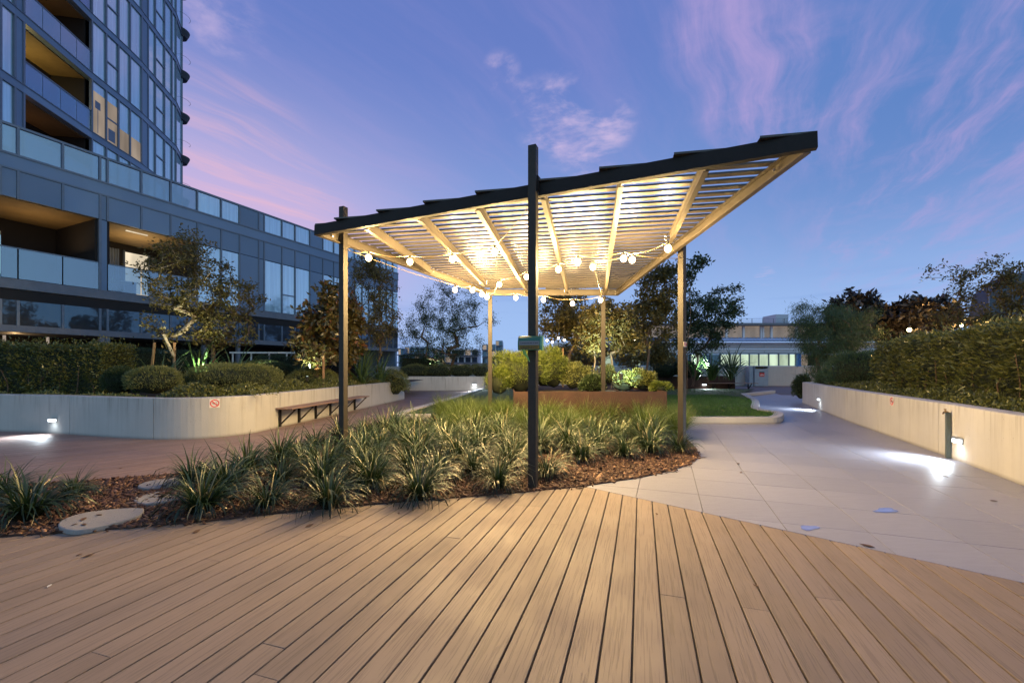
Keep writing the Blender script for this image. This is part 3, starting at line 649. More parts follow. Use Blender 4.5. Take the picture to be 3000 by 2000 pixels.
# posts
def post(px, D, w, rot, ztop, zbase=-.02):
    c = Vector(((px-1500)/F*D, D)); mb = MB().box((c.x, c.y, (ztop+zbase)/2), (w, w, ztop-zbase), math.radians(rot)); return mb.build('post', M['post'], perg, bevel=.004), c
_, P1c = post(1562, 4.56, .090, -22, W(0, 429, 4.56).z)
_, P2c = post(1006, 6.22, .090, -22, W(0, 607, 6.22).z)
_, P3c = post(1436, 9.55, .090, 0, pz(-.5, 9.5)+.0)
_, P4c = post(1767, 9.45, .090, -4, pz(2.0, 9.4)+.0)
_, P5c = post(1998, 6.45, .090, -52, pz(2.6, 6.4)+.13)
for c, zz in ((P2c, pz(P2c.x, P2c.y)), (P1c, pz(P1c.x, P1c.y)+.05)):
    MB().box((c.x+.05, c.y+.05, zz-.02), (.05, .05, .05), .4).build('bracket', M['beamin'], perg)
MB().box((P1c.x+.055, P1c.y+.02, pz(P1c.x, P1c.y)+.12), (.03, .08, .16), math.radians(-22)).build('bracket', M['metal'], perg)
# string lights
BL = {1: (1080, 755), 2: (1201, 767), 3: (1325, 759), 4: (1449, 738), 5: (1543, 811), 6: (1463, 833), 7: (1333, 849), 8: (1384, 850), 9: (1412, 862), 10: (1427, 870), 11: (1511, 872), 12: (1592, 878), 13: (1677, 889), 14: (1760, 879), 15: (1636, 789), 16: (1693, 767), 17: (1737, 782), 18: (1827, 757), 19: (1852, 761), 20: (1957, 728)}
top = lambda c, dz=-.06: Vector((c.x, c.y, pz(c.x, c.y)+dz))
def bulbpos(i):
    dz = {11: -.26, 12: -.30, 13: -.36, 14: -.30, 10: -.30}.get(i, -.26); return PL(*BL[i], dz)
runs = [('lit bulb string along the left side of the pergola roof', [top(P2c), 1, 2, 3, 4, top(P1c)]),
        ('lit bulb string from the left post to the rear left post', [top(P2c), 7, 8, 9, top(P3c)]),
        ('lit bulb string hanging under the rear beam', [top(P3c), 10, 11, 12, 13, 14, top(P4c)]),
        ('lit bulb string crossing the middle of the pergola', [top(P3c), 6, 5, 15, 16, 18, top(P5c)]),
        ('lit bulb string on the right side ending at the right post', [top(P4c), 17, 19, 20, top(P5c)])]
bulbmesh = None
for lb, seq in runs:
    pts_ = [bulbpos(q)+Vector((0, 0, .085)) if isinstance(q, int) else q for q in seq]
    root = thing('string_light', lb, 'string light', tuple(pts_[0]), 'festoon bulb strings under the pergola')
    line = []
    for a, b in zip(pts_[:-1], pts_[1:]):
        for q in np.linspace(0, 1, 7)[:-1]: p = a.lerp(b, q); p.z -= .035*math.sin(math.pi*q); line.append(p)
    line.append(pts_[-1]); MB().tube(line, .0045, 5).build('cable', M['cord'], root)
    for q in seq:
        if not isinstance(q, int): continue
        p = bulbpos(q)
        sk = MB().tube([p+Vector((0, 0, .088)), p+Vector((0, 0, .034))], [.016, .019], 8).build('socket', M['sock'], root)
        MB().sphere(p, .047, 14, 10, (1, 1, 1.12)).build('bulb', M['bulb'], root, True)
        lamp('POINT', p, BULB_W*(1.5 if q in (9, 10) else 1), WARM, 'bulb_light', shadow_soft_size=.04)
# dog bag dispenser on front post
c = W(1554, 1004, 4.44); root = thing('bag_dispenser', 'green metal bag dispenser box with curved lid fixed to the front post', 'dispenser', tuple(c))
RZ = math.radians(-14); Rm = Matrix.Rotation(RZ, 3, 'Z')
def prof_ext(prof, x0, x1, name, m, eps=0):
    mb = MB(); k = len(prof)
    for x in (x0, x1): mb.v += [tuple(c+Rm @ Vector((x, y, z))) for y, z in prof]
    for i in range(k): j = (i+1) % k; mb.f.append((i, j, k+j, k+i))
    mb.f.append(tuple(range(k))); mb.f.append(tuple(k+i for i in reversed(range(k))))
    return mb.build(name, m, root)
prof = [(-.02, -.075), (-.03, -.03), (-.024, .02), (-.004, .055), (.025, .074), (.07, .078), (.07, -.075)]
pr2 = lambda s_: [((y-.02)*s_+.02, z*s_) for y, z in prof]
prof_ext(prof, -.125, .108, 'body', M['grn']); prof_ext(pr2(1.03), .108, .128, 'end_cap', M['grnl']); prof_ext(pr2(1.03), -.131, -.125, 'end_cap', M['grn'])
def stripe(z0, z1, y0, y1, m, name, x0=-.118, x1=.1, d=.0015):
    a = [c+Rm @ Vector((x, y-d, z)) for x, y, z in ((x0, y0, z0), (x1, y0, z0), (x1, y1, z1), (x0, y1, z1))]; return MB().quad(*a).build(name, m, root)
stripe(-.024, .018, -.0292, -.0250, M['grey'], 'grey_label_band', d=.002); stripe(-.066, -.026, -.0222, -.0297, M['yel'], 'olive_label_band', d=.002)
for zz, yy, mm in ((-.004, -.0275, 'blk'), (-.040, -.0275, 'blk'), (-.055, -.0248, 'blk')):
    x = -.10
    mbt = MB()
    while x < .085:
        w_ = random.uniform(.004, .011); a = [c+Rm @ Vector(q) for q in ((x, yy-.0045, zz-.004), (x+w_, yy-.0045, zz-.004), (x+w_, yy-.0045, zz+.004), (x, yy-.0045, zz+.004))]; mbt.quad(*a); x += w_+random.choice((.002, .002, .006))
    mbt.build('label_text', M[mm], root)
bgp = [c+Vector((-.075, -.0, -.075)), c+Vector((-.055, -.01, -.12)), c+Vector((-.03, -.005, -.16)), c+Vector((-.008, .0, -.20))]
MB().tube(bgp, [.016, .016, .010, .003], 6).build('hanging_bag', M['bag'], root, True)
# ---------------------------------------------------------------- no smoking signs
def nosmoke(center, nrm, size, label, plate=True):
    n_ = Vector(nrm).normalized(); r_ = Vector((0, 0, 1)).cross(n_).normalized(); u_ = Vector((0, 0, 1)); ctr_ = Vector(center)
    root = thing('no_smoking_sign', label, 'sign', tuple(ctr_), 'no smoking signs')
    def P3(x, y, d): return ctr_+r_*x*size+u_*y*size+n_*d
    if plate:
        mb = MB(); 
        for d in (.001, .004): mb.v += [tuple(P3(x, y, d)) for x, y in ((-.5, -.5), (.5, -.5), (.5, .5), (-.5, .5))]
        mb.f = [(4, 5, 6, 7), (0, 1, 5, 4), (1, 2, 6, 5), (2, 3, 7, 6), (3, 0, 4, 7)]; mb.build('plate', M['wht'], root)
    mb = MB(); N = 28
    for i in range(N):
        a = 2*math.pi*i/N; b = 2*math.pi*(i+1)/N
        mb.quad(P3(.34*math.cos(a), .34*math.sin(a), .0065), P3(.44*math.cos(a), .44*math.sin(a), .0065), P3(.44*math.cos(b), .44*math.sin(b), .0065), P3(.34*math.cos(b), .34*math.sin(b), .0065))
    mb.build('red_ring', M['red'], root)
    mb = MB(); mb.quad(P3(-.28, -.02, .0055), P3(.14, -.12, .0055), P3(.15, -.05, .0055), P3(-.27, .05, .0055)); mb.quad(P3(.17, -.12, .0055), P3(.26, -.14, .0055), P3(.27, -.07, .0055), P3(.18, -.05, .0055))
    for k in range(4): mb.quad(P3(.10+.04*k, .02+.05*k, .0055), P3(.13+.04*k, .0+.05*k, .0055), P3(.14+.05*math.sin(k*2), .06+.05*k, .0055), P3(.10+.05*math.sin(k*2), .07+.05*k, .0055))
    mb.build('cigarette_print', M['blk'], root)
    mb = MB(); c_ = .27; w_ = .035; mb.quad(P3(-c_-w_, c_-w_, .0075), P3(c_-w_, -c_-w_, .0075), P3(c_+w_, -c_+w_, .0075), P3(-c_+w_, c_+w_, .0075)); mb.build('red_bar', M['red'], root)
def wall_hit(pts, px):
    k = (px-1500)/F
    for a, b in zip(pts[:-1], pts[1:]):
        fa = a.x-k*a.y; fb = b.x-k*b.y
        if fa*fb <= 0 and a.y > 1 and fa != fb: q = fa/(fa-fb); p = a.lerp(b, q); d = (b-a).normalized(); return p, d
def wpt(pts, px, py):
    p, d = wall_hit(pts, px); n_ = Vector((d.y, -d.x, 0)); 
    if n_.dot(Vector((0, 0, 0))-p) < 0: n_ = -n_
    return Vector((p.x, p.y, H+(HY-py)/F*p.y)), n_, d
p, n_, d = wpt(lpts, 629, 1181); nosmoke(p+n_*.002, n_, .165, 'no smoking sign on the curved corner of the left planter wall')
p, n_, d = wpt(rpts, 2614, 1175); nosmoke(p+n_*.002, n_, .165, 'no smoking sign on the right planter wall below the hedge')
nrm5 = Vector((math.sin(math.radians(38))*-1, -math.cos(math.radians(38)), 0))
q5 = Vector((P5c.x, P5c.y, 0)); nn5 = Matrix.Rotation(math.radians(-52), 3, 'Z') @ Vector((0, -1, 0)); nr5 = Matrix.Rotation(math.radians(-52), 3, 'Z') @ Vector((1, 0, 0))
face5 = max((nn5, nr5, -nn5, -nr5), key=lambda v: v.dot(Vector((1, -2.2, 0))))
nosmoke(Vector((P5c.x, P5c.y, H+(HY-1009)/F*6.45))+face5*.047, face5, .078, 'small no smoking sticker on the right pergola post')
# ---------------------------------------------------------------- wall lamps
def walllamp(p, n_, d, label, power, sz=(.16, .07, .075)):
    root = thing('wall_light', label, 'wall light', tuple(p), 'cool white wall lamps'); az_ = math.atan2(d.y, d.x)
    c = p+n_*(sz[1]/2+.003)
    MB().box(c+Vector((0, 0, sz[2]*.42)), (sz[0], sz[1], sz[2]*.24), az_).build('hood', M['alu'], root, bevel=.004); MB().box(c-n_*sz[1]*.40, (sz[0], sz[1]*.16, sz[2]), az_).build('back_plate', M['alu'], root)
    MB().box(c+n_*sz[1]*.08-Vector((0, 0, sz[2]*.12)), (sz[0]*.94, sz[1]*.74, sz[2]*.62), az_).build('lens', M['led'], root, bevel=.006)
    q = p+n_*(sz[1]+.10)-Vector((0, 0, .03))
    lamp('SPOT', q, power, COOL, 'wall_lamp_light', aim=tuple(q+n_*.95-Vector((0, 0, .7))), spot_size=math.radians(142), spot_blend=1.0, shadow_soft_size=.04)
    q2 = p+n_*(sz[1]+.05)-Vector((0, 0, .07)); lamp('SPOT', q2, power*.014, COOL, 'wall_lamp_light', aim=tuple(q2-n_*.5-Vector((0, 0, .8))), spot_size=math.radians(150), spot_blend=1, shadow_soft_size=.04)
walllamp(*wpt(lpts, 160, 1229), 'lit wall lamp on the left planter wall', 130)
walllamp(*wpt(rpts, 2815, 1290), 'lit wall lamp on the right planter wall beside the tap post', 190, (.15, .07, .085))
walllamp(*wpt(rpts, 2403, 1169), 'lit wall lamp near the far end of the right planter wall', 150, (.13, .07, .08))
pz2 = Vector(((2062-1500)/F*cz.y, cz.y-.012, H+(HY-1126)/F*cz.y)); walllamp(pz2, Vector((0, -1, 0)), Vector((1, 0, 0)), 'lit wall lamp on the rusty steel planter behind the lawn', 160, (.22, .09, .1))
pz3 = Vector(((1390-1500)/F*w2y, w2y-.03, H+(HY-1126)/F*w2y)); walllamp(pz3, Vector((0, -1, 0)), Vector((1, 0, 0)), 'lit wall lamp on the far left planter wall', 260, (.22, .09, .1))
# tap post
p, n_, d = wpt(rpts, 2787, 1270); root = thing('garden_tap', 'dark tap post with brass spout in front of the right planter wall', 'tap', (p.x, p.y, 0))
zt = H+(HY-1208)/F*p.y; b_ = p+n_*.035; az_ = math.atan2(d.y, d.x)
MB().box((b_.x, b_.y, zt/2), (.05, .05, zt), az_).build('post', M['tube'], root, bevel=.004)
tl = Vector((b_.x, b_.y, zt-.01)); o1 = n_*.03-d*0; 
dl = (Vector((-1, -.2, 0))).normalized()
MB().tube([tl+Vector((0, 0, .012)), tl+dl*.04+Vector((0, 0, .022)), tl+dl*.075+Vector((0, 0, .015)), tl+dl*.10+Vector((0, 0, -.012))], [.013, .012, .012, .010], 8).build('spout', M['brass'], root, True)
MB().tube([tl+dl*.055+Vector((0, 0, .02)), tl+dl*.055+Vector((0, 0, .055))], .009, 8).box(tl+dl*.055+Vector((0, 0, .058)), (.045, .014, .01), az_).build('handle', M['brass'], root)
# bench on left wall
def proj_on_left(px): p, d = wall_hit(lpts[-12:], px); return p, d
pa0, d = proj_on_left(806); pa1, _ = proj_on_left(1047); n_ = Vector((d.y, -d.x, 0)); 
root = thing('bench', 'long brown slatted bench bracketed to the left concrete wall', 'bench', (pa0.x, pa0.y, 0)); sh = .42; L_ = (pa1-pa0).length
for k in range(3):
    off = n_*(.07+.13*k); MB().bar(Vector((pa0.x, pa0.y, sh))+off, Vector((pa1.x, pa1.y, sh))+off, .12, .03).build('seat_board', M['seat'], root, bevel=.003)
nbk = 6
for k in range(nbk):
    q = pa0.lerp(pa1, (k+.18)/(nbk-.5)); mb = MB(); x3 = Vector((q.x, q.y, 0))
    mb.bar(x3+n_*.02+Vector((0, 0, .02)), x3+n_*.02+Vector((0, 0, .40)), .05, .05, up=d); mb.bar(x3+n_*.03+Vector((0, 0, .06)), x3+n_*.38+Vector((0, 0, .395)), .045, .02); mb.bar(x3+n_*.02+Vector((0, 0, .395)), x3+n_*.40+Vector((0, 0, .395)), .045, .018)
    mb.build('bracket', M['metal'], root)
# second bench on corten
yb = cz.y-.02; root = thing('bench', 'small bench bracketed to the right end of the rusty steel planter', 'bench', (11.0, yb, 0))
MB().box((12.35, yb-.22, .42), (2.6, .40, .035), 0).build('seat_board', M['seat'], root)
for x in (11.3, 12.2, 13.3): MB().bar((x, yb-.03, .06), (x, yb-.38, .39), .04, .03).bar((x, yb-.03, .02), (x, yb-.03, .40), .04, .04, up=Vector((0, 1, 0))).build('bracket', M['metal'], root)
# bin
yb = 28.4; x0, x1 = (2211-1500)/F*yb, (2251-1500)/F*yb; zt = H+(HY-1072)/F*yb
root = thing('rubbish_bin', 'tall grey bin with open chute and red label against the parapet', 'bin', (x0, yb, 0))
MB().box(((x0+x1)/2, yb+.3, zt*.44), (x1-x0, .6, zt*.84)).build('body', M['steel'], root, bevel=.015); MB().box(((x0+x1)/2, yb+.3, zt-.02), (x1-x0, .6, .05)).build('lid', M['steel'], root, bevel=.01)
for xx in (x0+.02, x1-.02): MB().box((xx, yb+.3, zt*.93), (.04, .58, zt*.12)).build('lid_support', M['steel'], root)
MB().box(((x0+x1)/2, yb+.55, zt*.93), (x1-x0-.1, .04, zt*.13)).build('chute_back', M['yel'], root)
MB().box((x0-.16, yb+.35, zt*.5), (.28, .5, zt*.99)).build('side_cabinet', M['steel'], root, bevel=.01)
lx, lz = (2232-1500)/F*yb, H+(HY-1096)/F*yb
MB().box((lx, yb-.006, lz), (.34, .01, .32)).build('red_label', M['red'], root); MB().box((lx, yb-.008, lz+.13), (.34, .01, .07)).build('black_label_band', M['blk'], root)
MB().box((lx-.07, yb-.0135, lz-.06), (.06, .004, .07), 0).box((lx+.0, yb-.0135, lz-.03), (.04, .004, .10)).box((lx+.09, yb-.0135, lz-.06), (.09, .004, .04)).build('label_print', M['wht'], root)
# puddles and fallen leaves
for (px, py, rx, ry, lb) in ((2595, 1495, 33, 7, 'blue reflecting puddle on the path tiles'), (2371, 1546, 28, 7, 'small wet patch close to the deck edge')):
    poly = []
    for i in range(18): a = 2*math.pi*i/18; rr = 1+.18*math.sin(3*a+px)+.1*math.sin(5*a); v = G(px+rx*rr*math.cos(a), py+ry*rr*math.sin(a)); poly.append((v.x, v.y))
    mb = MB(); mb.v = [(x, y, .0035) for x, y in poly]; mb.f = [tuple(range(18))][:1]; mb.f = [tuple(reversed(mb.f[0]))]
    tag(mb.build('puddle', M['wet']), lb, 'puddle', 'puddles')
fl = [(232, 1625), (260, 1627), (576, 1556), (145, 1716), (290, 1508), (245, 1520), (219, 1536), (246, 1536), (907, 1539), (1924, 1505), (2171, 1384), (2163, 1358), (2215, 1716), (354, 1371), (2540, 1598), (1168, 1503), (2911, 1467), (2768, 1395), (1470, 1464), (2330, 1232), (2061, 1340)]
for i, (x, y) in enumerate(fl):
    z_ = .044 if 205 < x < 300 and y < 1540 else .003
    g_ = G(x, y, z_); l_ = .02+.012*(i % 3); a = random.uniform(0, 3.1); mb = MB(); dx, dy = math.cos(a), math.sin(a)
    pts_ = [(-1, 0), (-.4, .35), (.3, .4), (1, 0), (.3, -.35), (-.4, -.4)]
    vv = [(g_.x+l_*(p*dx-q*dy), g_.y+l_*(p*dy+q*dx), g_.z+.002+.004*abs(q)) for p, q in pts_]
    n0 = len(vv); mb.v = vv+[(a_, b_, c_+.002) for a_, b_, c_ in vv]; mb.f = [tuple(range(n0, 2*n0)), tuple(reversed(range(n0)))]+[(k, (k+1) % n0, n0+(k+1) % n0, n0+k) for k in range(n0)]
    tag(mb.build('fallen_leaf', M['dleaf' if i != 3 else 'wht']), 'small dry leaf lying on the boards, stones or tiles', 'leaf', 'scattered fallen leaves')
# ---------------------------------------------------------------- vegetation
def tuft_mesh(name, nbl, L, w, spread, seed, m, seg=5, stiff=1.0):
    rg = np.random.default_rng(seed); az = rg.uniform(0, 2*np.pi, nbl); r0 = rg.uniform(0, .07, nbl)*spread
    lean = np.clip(rg.beta(1.6, 1.5, nbl)*1.45*spread, .05, 1.5); ln = L*rg.uniform(.65, 1.15, nbl); wd = w*rg.uniform(.7, 1.25, nbl)
    curl = rg.uniform(.9, 2.1, nbl)/stiff*(0.3+lean/1.2)
    tt = np.linspace(0, 1, seg+1); ang = lean[:, None]*.35+curl[:, None]*tt[None]**1.4
    ds = ln[:, None]/seg*np.ones((1, seg)); am = (ang[:, 1:]+ang[:, :-1])/2
    rr = np.concatenate([np.zeros((nbl, 1)), np.cumsum(np.sin(am)*ds, 1)], 1)+r0[:, None]; zz = np.concatenate([np.zeros((nbl, 1)), np.cumsum(np.cos(am)*ds, 1)], 1)
    zz = np.maximum(zz, .01)
    tw = rg.normal(0, .25, nbl)[:, None]*tt[None]; a2 = az[:, None]+tw
    x = rr*np.cos(a2); y = rr*np.sin(a2); wp = wd[:, None]*np.array([.7, 1, 1, .85, .55, .06])[None, :seg+1] if seg == 5 else wd[:, None]*np.linspace(1, .06, seg+1)[None]
    sa = az[:, None]+np.pi/2+rg.normal(0, .4, nbl)[:, None]; sxv = np.cos(sa)*wp/2; syv = np.sin(sa)*wp/2
    A = np.stack([x-sxv, y-syv, zz], 2); B = np.stack([x+sxv, y+syv, zz+.15*wp], 2)
    V = np.stack([A, B], 2).reshape(-1, 3); k = 2*(seg+1); base = (np.arange(nbl)*k)[:, None, None]+(np.arange(seg)*2)[None, :, None]
    Fq = (base+np.array([0, 1, 3, 2])[None, None]).reshape(-1, 4); me = np_mesh(name, V, Fq); me.materials.append(m); return me
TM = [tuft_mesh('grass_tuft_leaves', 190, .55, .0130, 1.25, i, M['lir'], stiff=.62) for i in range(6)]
TF = [tuft_mesh('soft_grass_leaves', 360, .66, .0050, .95, 20+i, M['fine'], stiff=1.3) for i in range(3)]
TP = [tuft_mesh('strap_leaves', 60, 1.25, .040, 1.15, 40+i, M['phor'], stiff=1.0) for i in range(3)]
def tuft(me, x, y, z, s, label, cat='grass tuft', group=None, name='grass_tuft', tilt=(0, 0)):
    o = bpy.data.objects.new(name, me); COL.objects.link(o); o.location = (x, y, z); o.scale = (s, s, s); o.rotation_euler = (tilt[0], tilt[1], random.uniform(0, 6.28)); return tag(o, label, cat, group)
spec = [ # px, base py, scale, label
 (80, 1512, 1.02, 'large dark grass tuft at the left frame edge beside the stepping stones'), (-60, 1490, .9, 'grass tuft cut by the left frame edge'), (215, 1452, .62, 'smaller grass tuft between the left frame edge and the stepping stones'), (20, 1440, .75, 'grass tuft behind the big left one at the walkway edge'),
 (590, 1490, 1.0, 'grass tuft arching over the middle stepping stone'), (660, 1440, 1.05, 'grass tuft just behind the one by the stepping stones'), (780, 1475, .78, 'low front row grass tuft right of the stepping stones'), (965, 1475, .95, 'front row grass tuft whose blades reach onto the deck'),
 (1090, 1420, .95, 'second row grass tuft left of the front row pair'), (1228, 1452, 1.0, 'front row grass tuft with a pale dead stalk at its base'), (1085, 1425, .8, 'short grass tuft in the front row middle'), (1460, 1420, .92, 'front row grass tuft just left of the front post'), (1600, 1390, .85, 'grass tuft just right of the front post'),
 (1706, 1350, .95, 'grass tuft with a bare slim base in the right half of the bed'), (1828, 1340, .8, 'small low grass tuft nearest the mulch tip'), (1905, 1325, .95, 'grass tuft with a pale stalk left of the right post'), (1990, 1318, .8, 'grass tuft at the foot of the right post'),
 (1800, 1300, .9, 'grass tuft behind the small low one'), (1660, 1300, .95, 'grass tuft behind the slim based one')]
used = []
random.seed(11)
for i, (px, py, s_, lb) in enumerate(spec):
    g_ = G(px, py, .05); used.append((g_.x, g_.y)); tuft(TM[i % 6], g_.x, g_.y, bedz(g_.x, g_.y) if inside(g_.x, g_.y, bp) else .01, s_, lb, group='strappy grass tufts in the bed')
cnt = 0; tries = 0
while tries < 6000 and cnt < 72:
    tries += 1; x = random.uniform(-4.4, 3.1); y = random.uniform(4.2, 8.4)
    if not inside(x, y, bp) or edge_dist(x, y) < .36: continue
    k = x/y*F+1500
    if k < 560: continue
    if 1500+x/y*F > 1560 and 1075+H*F/y > 1360: continue
    if any(math.hypot(x-a, y-b) < .43 for a, b in used): continue
    used.append((x, y)); cnt += 1
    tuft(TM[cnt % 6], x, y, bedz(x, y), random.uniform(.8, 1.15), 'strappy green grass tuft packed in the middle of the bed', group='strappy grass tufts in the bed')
cnt = 0; tries = 0
while tries < 9000 and cnt < 52:
    tries += 1; x = random.uniform(-2.8, 3.9); y = random.uniform(7.6, 9.9)
    if not inside(x, y, bp) or (x > 0 and y > 8.75) or x/y*F+1500 < 1290: continue
    if any(math.hypot(x-a, y-b) < .31 for a, b in used): continue
    used.append((x, y)); cnt += 1
    tuft(TF[cnt % 3], x, y, bedz(x, y), random.uniform(.85, 1.15), 'soft fine yellow green grass clump in front of the rusty planter', group='fine grass clumps at the back of the bed', name='fine_grass_clump')
# shrubs and hedges
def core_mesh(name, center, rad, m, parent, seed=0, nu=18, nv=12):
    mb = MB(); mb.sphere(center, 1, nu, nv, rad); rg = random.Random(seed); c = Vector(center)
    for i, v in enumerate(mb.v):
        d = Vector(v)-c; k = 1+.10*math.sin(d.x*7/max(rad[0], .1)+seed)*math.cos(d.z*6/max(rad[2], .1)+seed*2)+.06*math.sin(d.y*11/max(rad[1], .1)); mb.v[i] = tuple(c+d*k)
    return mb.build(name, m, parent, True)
def shrub(center, rad, n, L, w, m, label, name='shrub', cat='shrub', group=None, up=.3, seed=1, fuzz=.12, lob=.12, zcut=None):
    rg = np.random.default_rng(seed); c = np.array(center); R = np.array(rad)
    root = thing(name, label, cat, (center[0], center[1], center[2]-rad[2]), group)
    d = unit(rg.normal(size=(n, 3))); d[:, 2] = np.where(d[:, 2] < -.5, -d[:, 2], d[:, 2])
    lobes = unit(rg.normal(size=(14, 3))); lm = np.max(d @ lobes.T, 1)
    r = (1-lob*1.6*(1-lm)**.8*2.0)*rg.uniform(1-fuzz*2.2, 1+fuzz*.4, n)
    P = c+d*R*r[:, None]; dirs = d*1.0+rg.normal(0, .55, (n, 3)); dirs[:, 2] += up
    if zcut is not None: k = P[:, 2] > zcut; P = P[k]; dirs = dirs[k]
    leaves('foliage', P, dirs, L, w, m, root, rng=rg)
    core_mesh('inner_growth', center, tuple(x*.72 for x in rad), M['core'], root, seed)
    return root
def hedge(a, b, width, z0, z1, n, L, w, m, label, seed=2, left=True, stems=0):
    """box hedge whose visible face runs a->b (2D); body extends to the left of travel"""
    rg = np.random.default_rng(seed); a = Vector(a); b = Vector(b); d = (b-a); ln = d.length; d.normalize(); nn = Vector((-d.y, d.x)) if left else Vector((d.y, -d.x))
    root = thing('hedge', label, 'hedge', (a.x, a.y, z0))
    hgt = z1-z0; areas = np.array([ln*hgt, ln*width, width*hgt, width*hgt]); which = rg.choice(4, n, p=areas/areas.sum())
    u = rg.uniform(0, 1, n); v = rg.uniform(0, 1, n); dep = np.abs(rg.normal(0, .09, n))
    s = np.where(which == 2, dep, np.where(which == 3, ln-dep, u*ln)); wv = np.where(which == 0, dep, u*width if False else np.where(which == 1, rg.uniform(0, 1, n)*width, v*width)); z = np.where(which == 1, z1-dep, z0+np.where(which == 0, v, rg.uniform(0, 1, n))*hgt)
    wv = np.where(which == 0, dep, wv)
    bumpy = .05*np.sin(s*3.1+seed)+.05*np.sin(s*7.3+z*5)+.03*np.sin(z*11+s*2); wv = wv+bumpy*(which == 0); z = z+(.05*np.sin(s*2.3)+.03*np.sin(s*9.1))*(which == 1)
    P = np.stack([a.x+d.x*s+nn.x*wv, a.y+d.y*s+nn.y*wv, z], 1); keep = (np.sin(s*5.3+np.sin(z*7+seed)*1.3)*np.sin(z*6.1+np.sin(s*4.1)*1.5)+rg.normal(0, .5, n) > -.95) | (which != 0)
    nr = np.where((which == 0)[:, None], np.array([[-nn.x, -nn.y, .35]]), np.where((which == 1)[:, None], np.array([[0, 0, 1.0]]), np.where((which == 2)[:, None], np.array([[-d.x, -d.y, .3]]), np.array([[d.x, d.y, .3]]))))
    sh = (rg.uniform(0, 1, n) < .07)[:, None]*rg.uniform(.02, .14, (n, 1)); P = P+sh*(nr+np.array([[0, 0, .6]])); D_ = nr+rg.normal(0, .6, (n, 3)); leaves('foliage', P[keep], D_[keep], L, w, m, root, rng=rg)
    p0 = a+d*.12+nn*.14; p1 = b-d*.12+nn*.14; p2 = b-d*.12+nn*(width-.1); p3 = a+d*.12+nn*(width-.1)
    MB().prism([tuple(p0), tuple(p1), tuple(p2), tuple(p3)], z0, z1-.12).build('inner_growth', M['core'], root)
    mb = MB()
    for k in range(stems):
        mb = MB(); q = a+d*(ln*(k+.5)/stems)+nn*.05; zt = z0+random.uniform(.4, .9); mb.tube([(q.x, q.y, z0-.02), (q.x+random.gauss(0, .05), q.y-.02, (z0+zt)/2), (q.x+random.gauss(0, .1), q.y-.03, zt)], [.014, .011, .006], 5).build('stem', M['bark'], root)
    return root
# space-filling tree
def tree(base, th, ells, natt, nleaf, L, w, lm, bm_, label, seed=1, r0=.05, spread=.16, name='tree', group=None, trunks=1, droop=0.0, lean=(0, 0), cat='tree', bias=.5, tw=.0042, fork=None):
    rg = np.random.default_rng(seed); base = np.array(base, float)
    root = thing(name, label, cat, tuple(base), group); natt = int(natt*1.45)
    nodes = []; par = []
    def add(p, q): nodes.append(np.array(p, float)); par.append(q); return len(nodes)-1
    starts = []
    for k in range(trunks):
        b = add(base+np.array([rg.normal(0, .05)*(trunks > 1), rg.normal(0, .05)*(trunks > 1), -.1]), -1)
        prev = b; dx = lean[0]+(rg.normal(0, .22) if trunks > 1 else 0); dy = lean[1]+(rg.normal(0, .15) if trunks > 1 else 0)
        for j in range(1, 5): prev = add(base+np.array([dx*th*j/4+rg.normal(0, .02), dy*th*j/4+rg.normal(0, .02), th*j/4]), prev)
        starts.append(prev)
    vol = np.array([e[3]*e[4]*e[5] for e in ells]); wh = rg.choice(len(ells), natt, p=vol/vol.sum()); att = []
    for k in wh:
        e = ells[k]; d = rg.normal(size=3); d /= np.linalg.norm(d); r = rg.uniform(0, 1)**(1/ (3+bias*3)); att.append(np.array(e[:3])+d*r*np.array(e[3:6])*rg.uniform(.85, 1.1))
    att.sort(key=lambda p: np.linalg.norm(p-nodes[starts[0]])); tips = []
    for p in att:
        N = np.array(nodes); ok = np.array([i for i in range(len(nodes)) if i >= 3*0 and nodes[i][2] > base[2]+th*.45])
        dv = np.linalg.norm(N[ok]-p, axis=1)+np.maximum(0, N[ok][:, 2]-p[2])*1.2; q = ok[int(np.argmin(dv))]
        a = nodes[q]; D = np.linalg.norm(p-a); st = max(1, int(D/.35)); prev = q
        for j in range(1, st+1):
            f = j/st; pt = a+(p-a)*f; pt = pt+rg.normal(0, .02+.03*(j < st), 3); pt[2] += math.sin(math.pi*f)*D*.10-droop*f*f*D*.3; prev = add(pt, prev)
        tips.append(prev)
    cntn = np.ones(len(nodes))
    for i in range(len(nodes)-1, 0, -1):
        if par[i] >= 0: cntn[par[i]] += cntn[i]*.8
    R = tw*np.sqrt(cntn); R = R*min(1.0, 1); sc = r0/max(R[:1].max(), 1e-6); R = np.where(R > tw*3, tw*3+(R-tw*3)*sc*.9, R); R = np.minimum(R, r0)
    mb = MB()
    for i in range(len(nodes)):
        if par[i] >= 0: mb.tube([nodes[par[i]], nodes[i]], [R[par[i]] if i not in tips else R[i]*1.2, R[i]], 6 if R[i] > .012 else 3, cap=False)
    mb.build('trunk', bm_, root, True)
    # leaves grow along the outer twigs
    tp = np.array([nodes[i] for i in tips]); pp = np.array([nodes[par[i]] for i in tips]); ci = rg.integers(0, len(tips), nleaf); f = rg.uniform(-.3, 1.05, nleaf)
    P = pp[ci]+(tp-pp)[ci]*f[:, None]+rg.normal(0, spread*.72, (nleaf, 3))*np.array([1, 1, .75])
    dirs = (tp-pp)[ci]*1.5+rg.normal(0, .6, (nleaf, 3)); dirs = unit(dirs); dirs[:, 2] -= droop*1.6+.15
    leaves('crown', P, dirs, L*1.3, w*1.45, lm, root, rng=rg)
    return root
def WX(px, D): return (px-1500)/F*D
def WZp(py, D): return H+(HY-py)/F*D
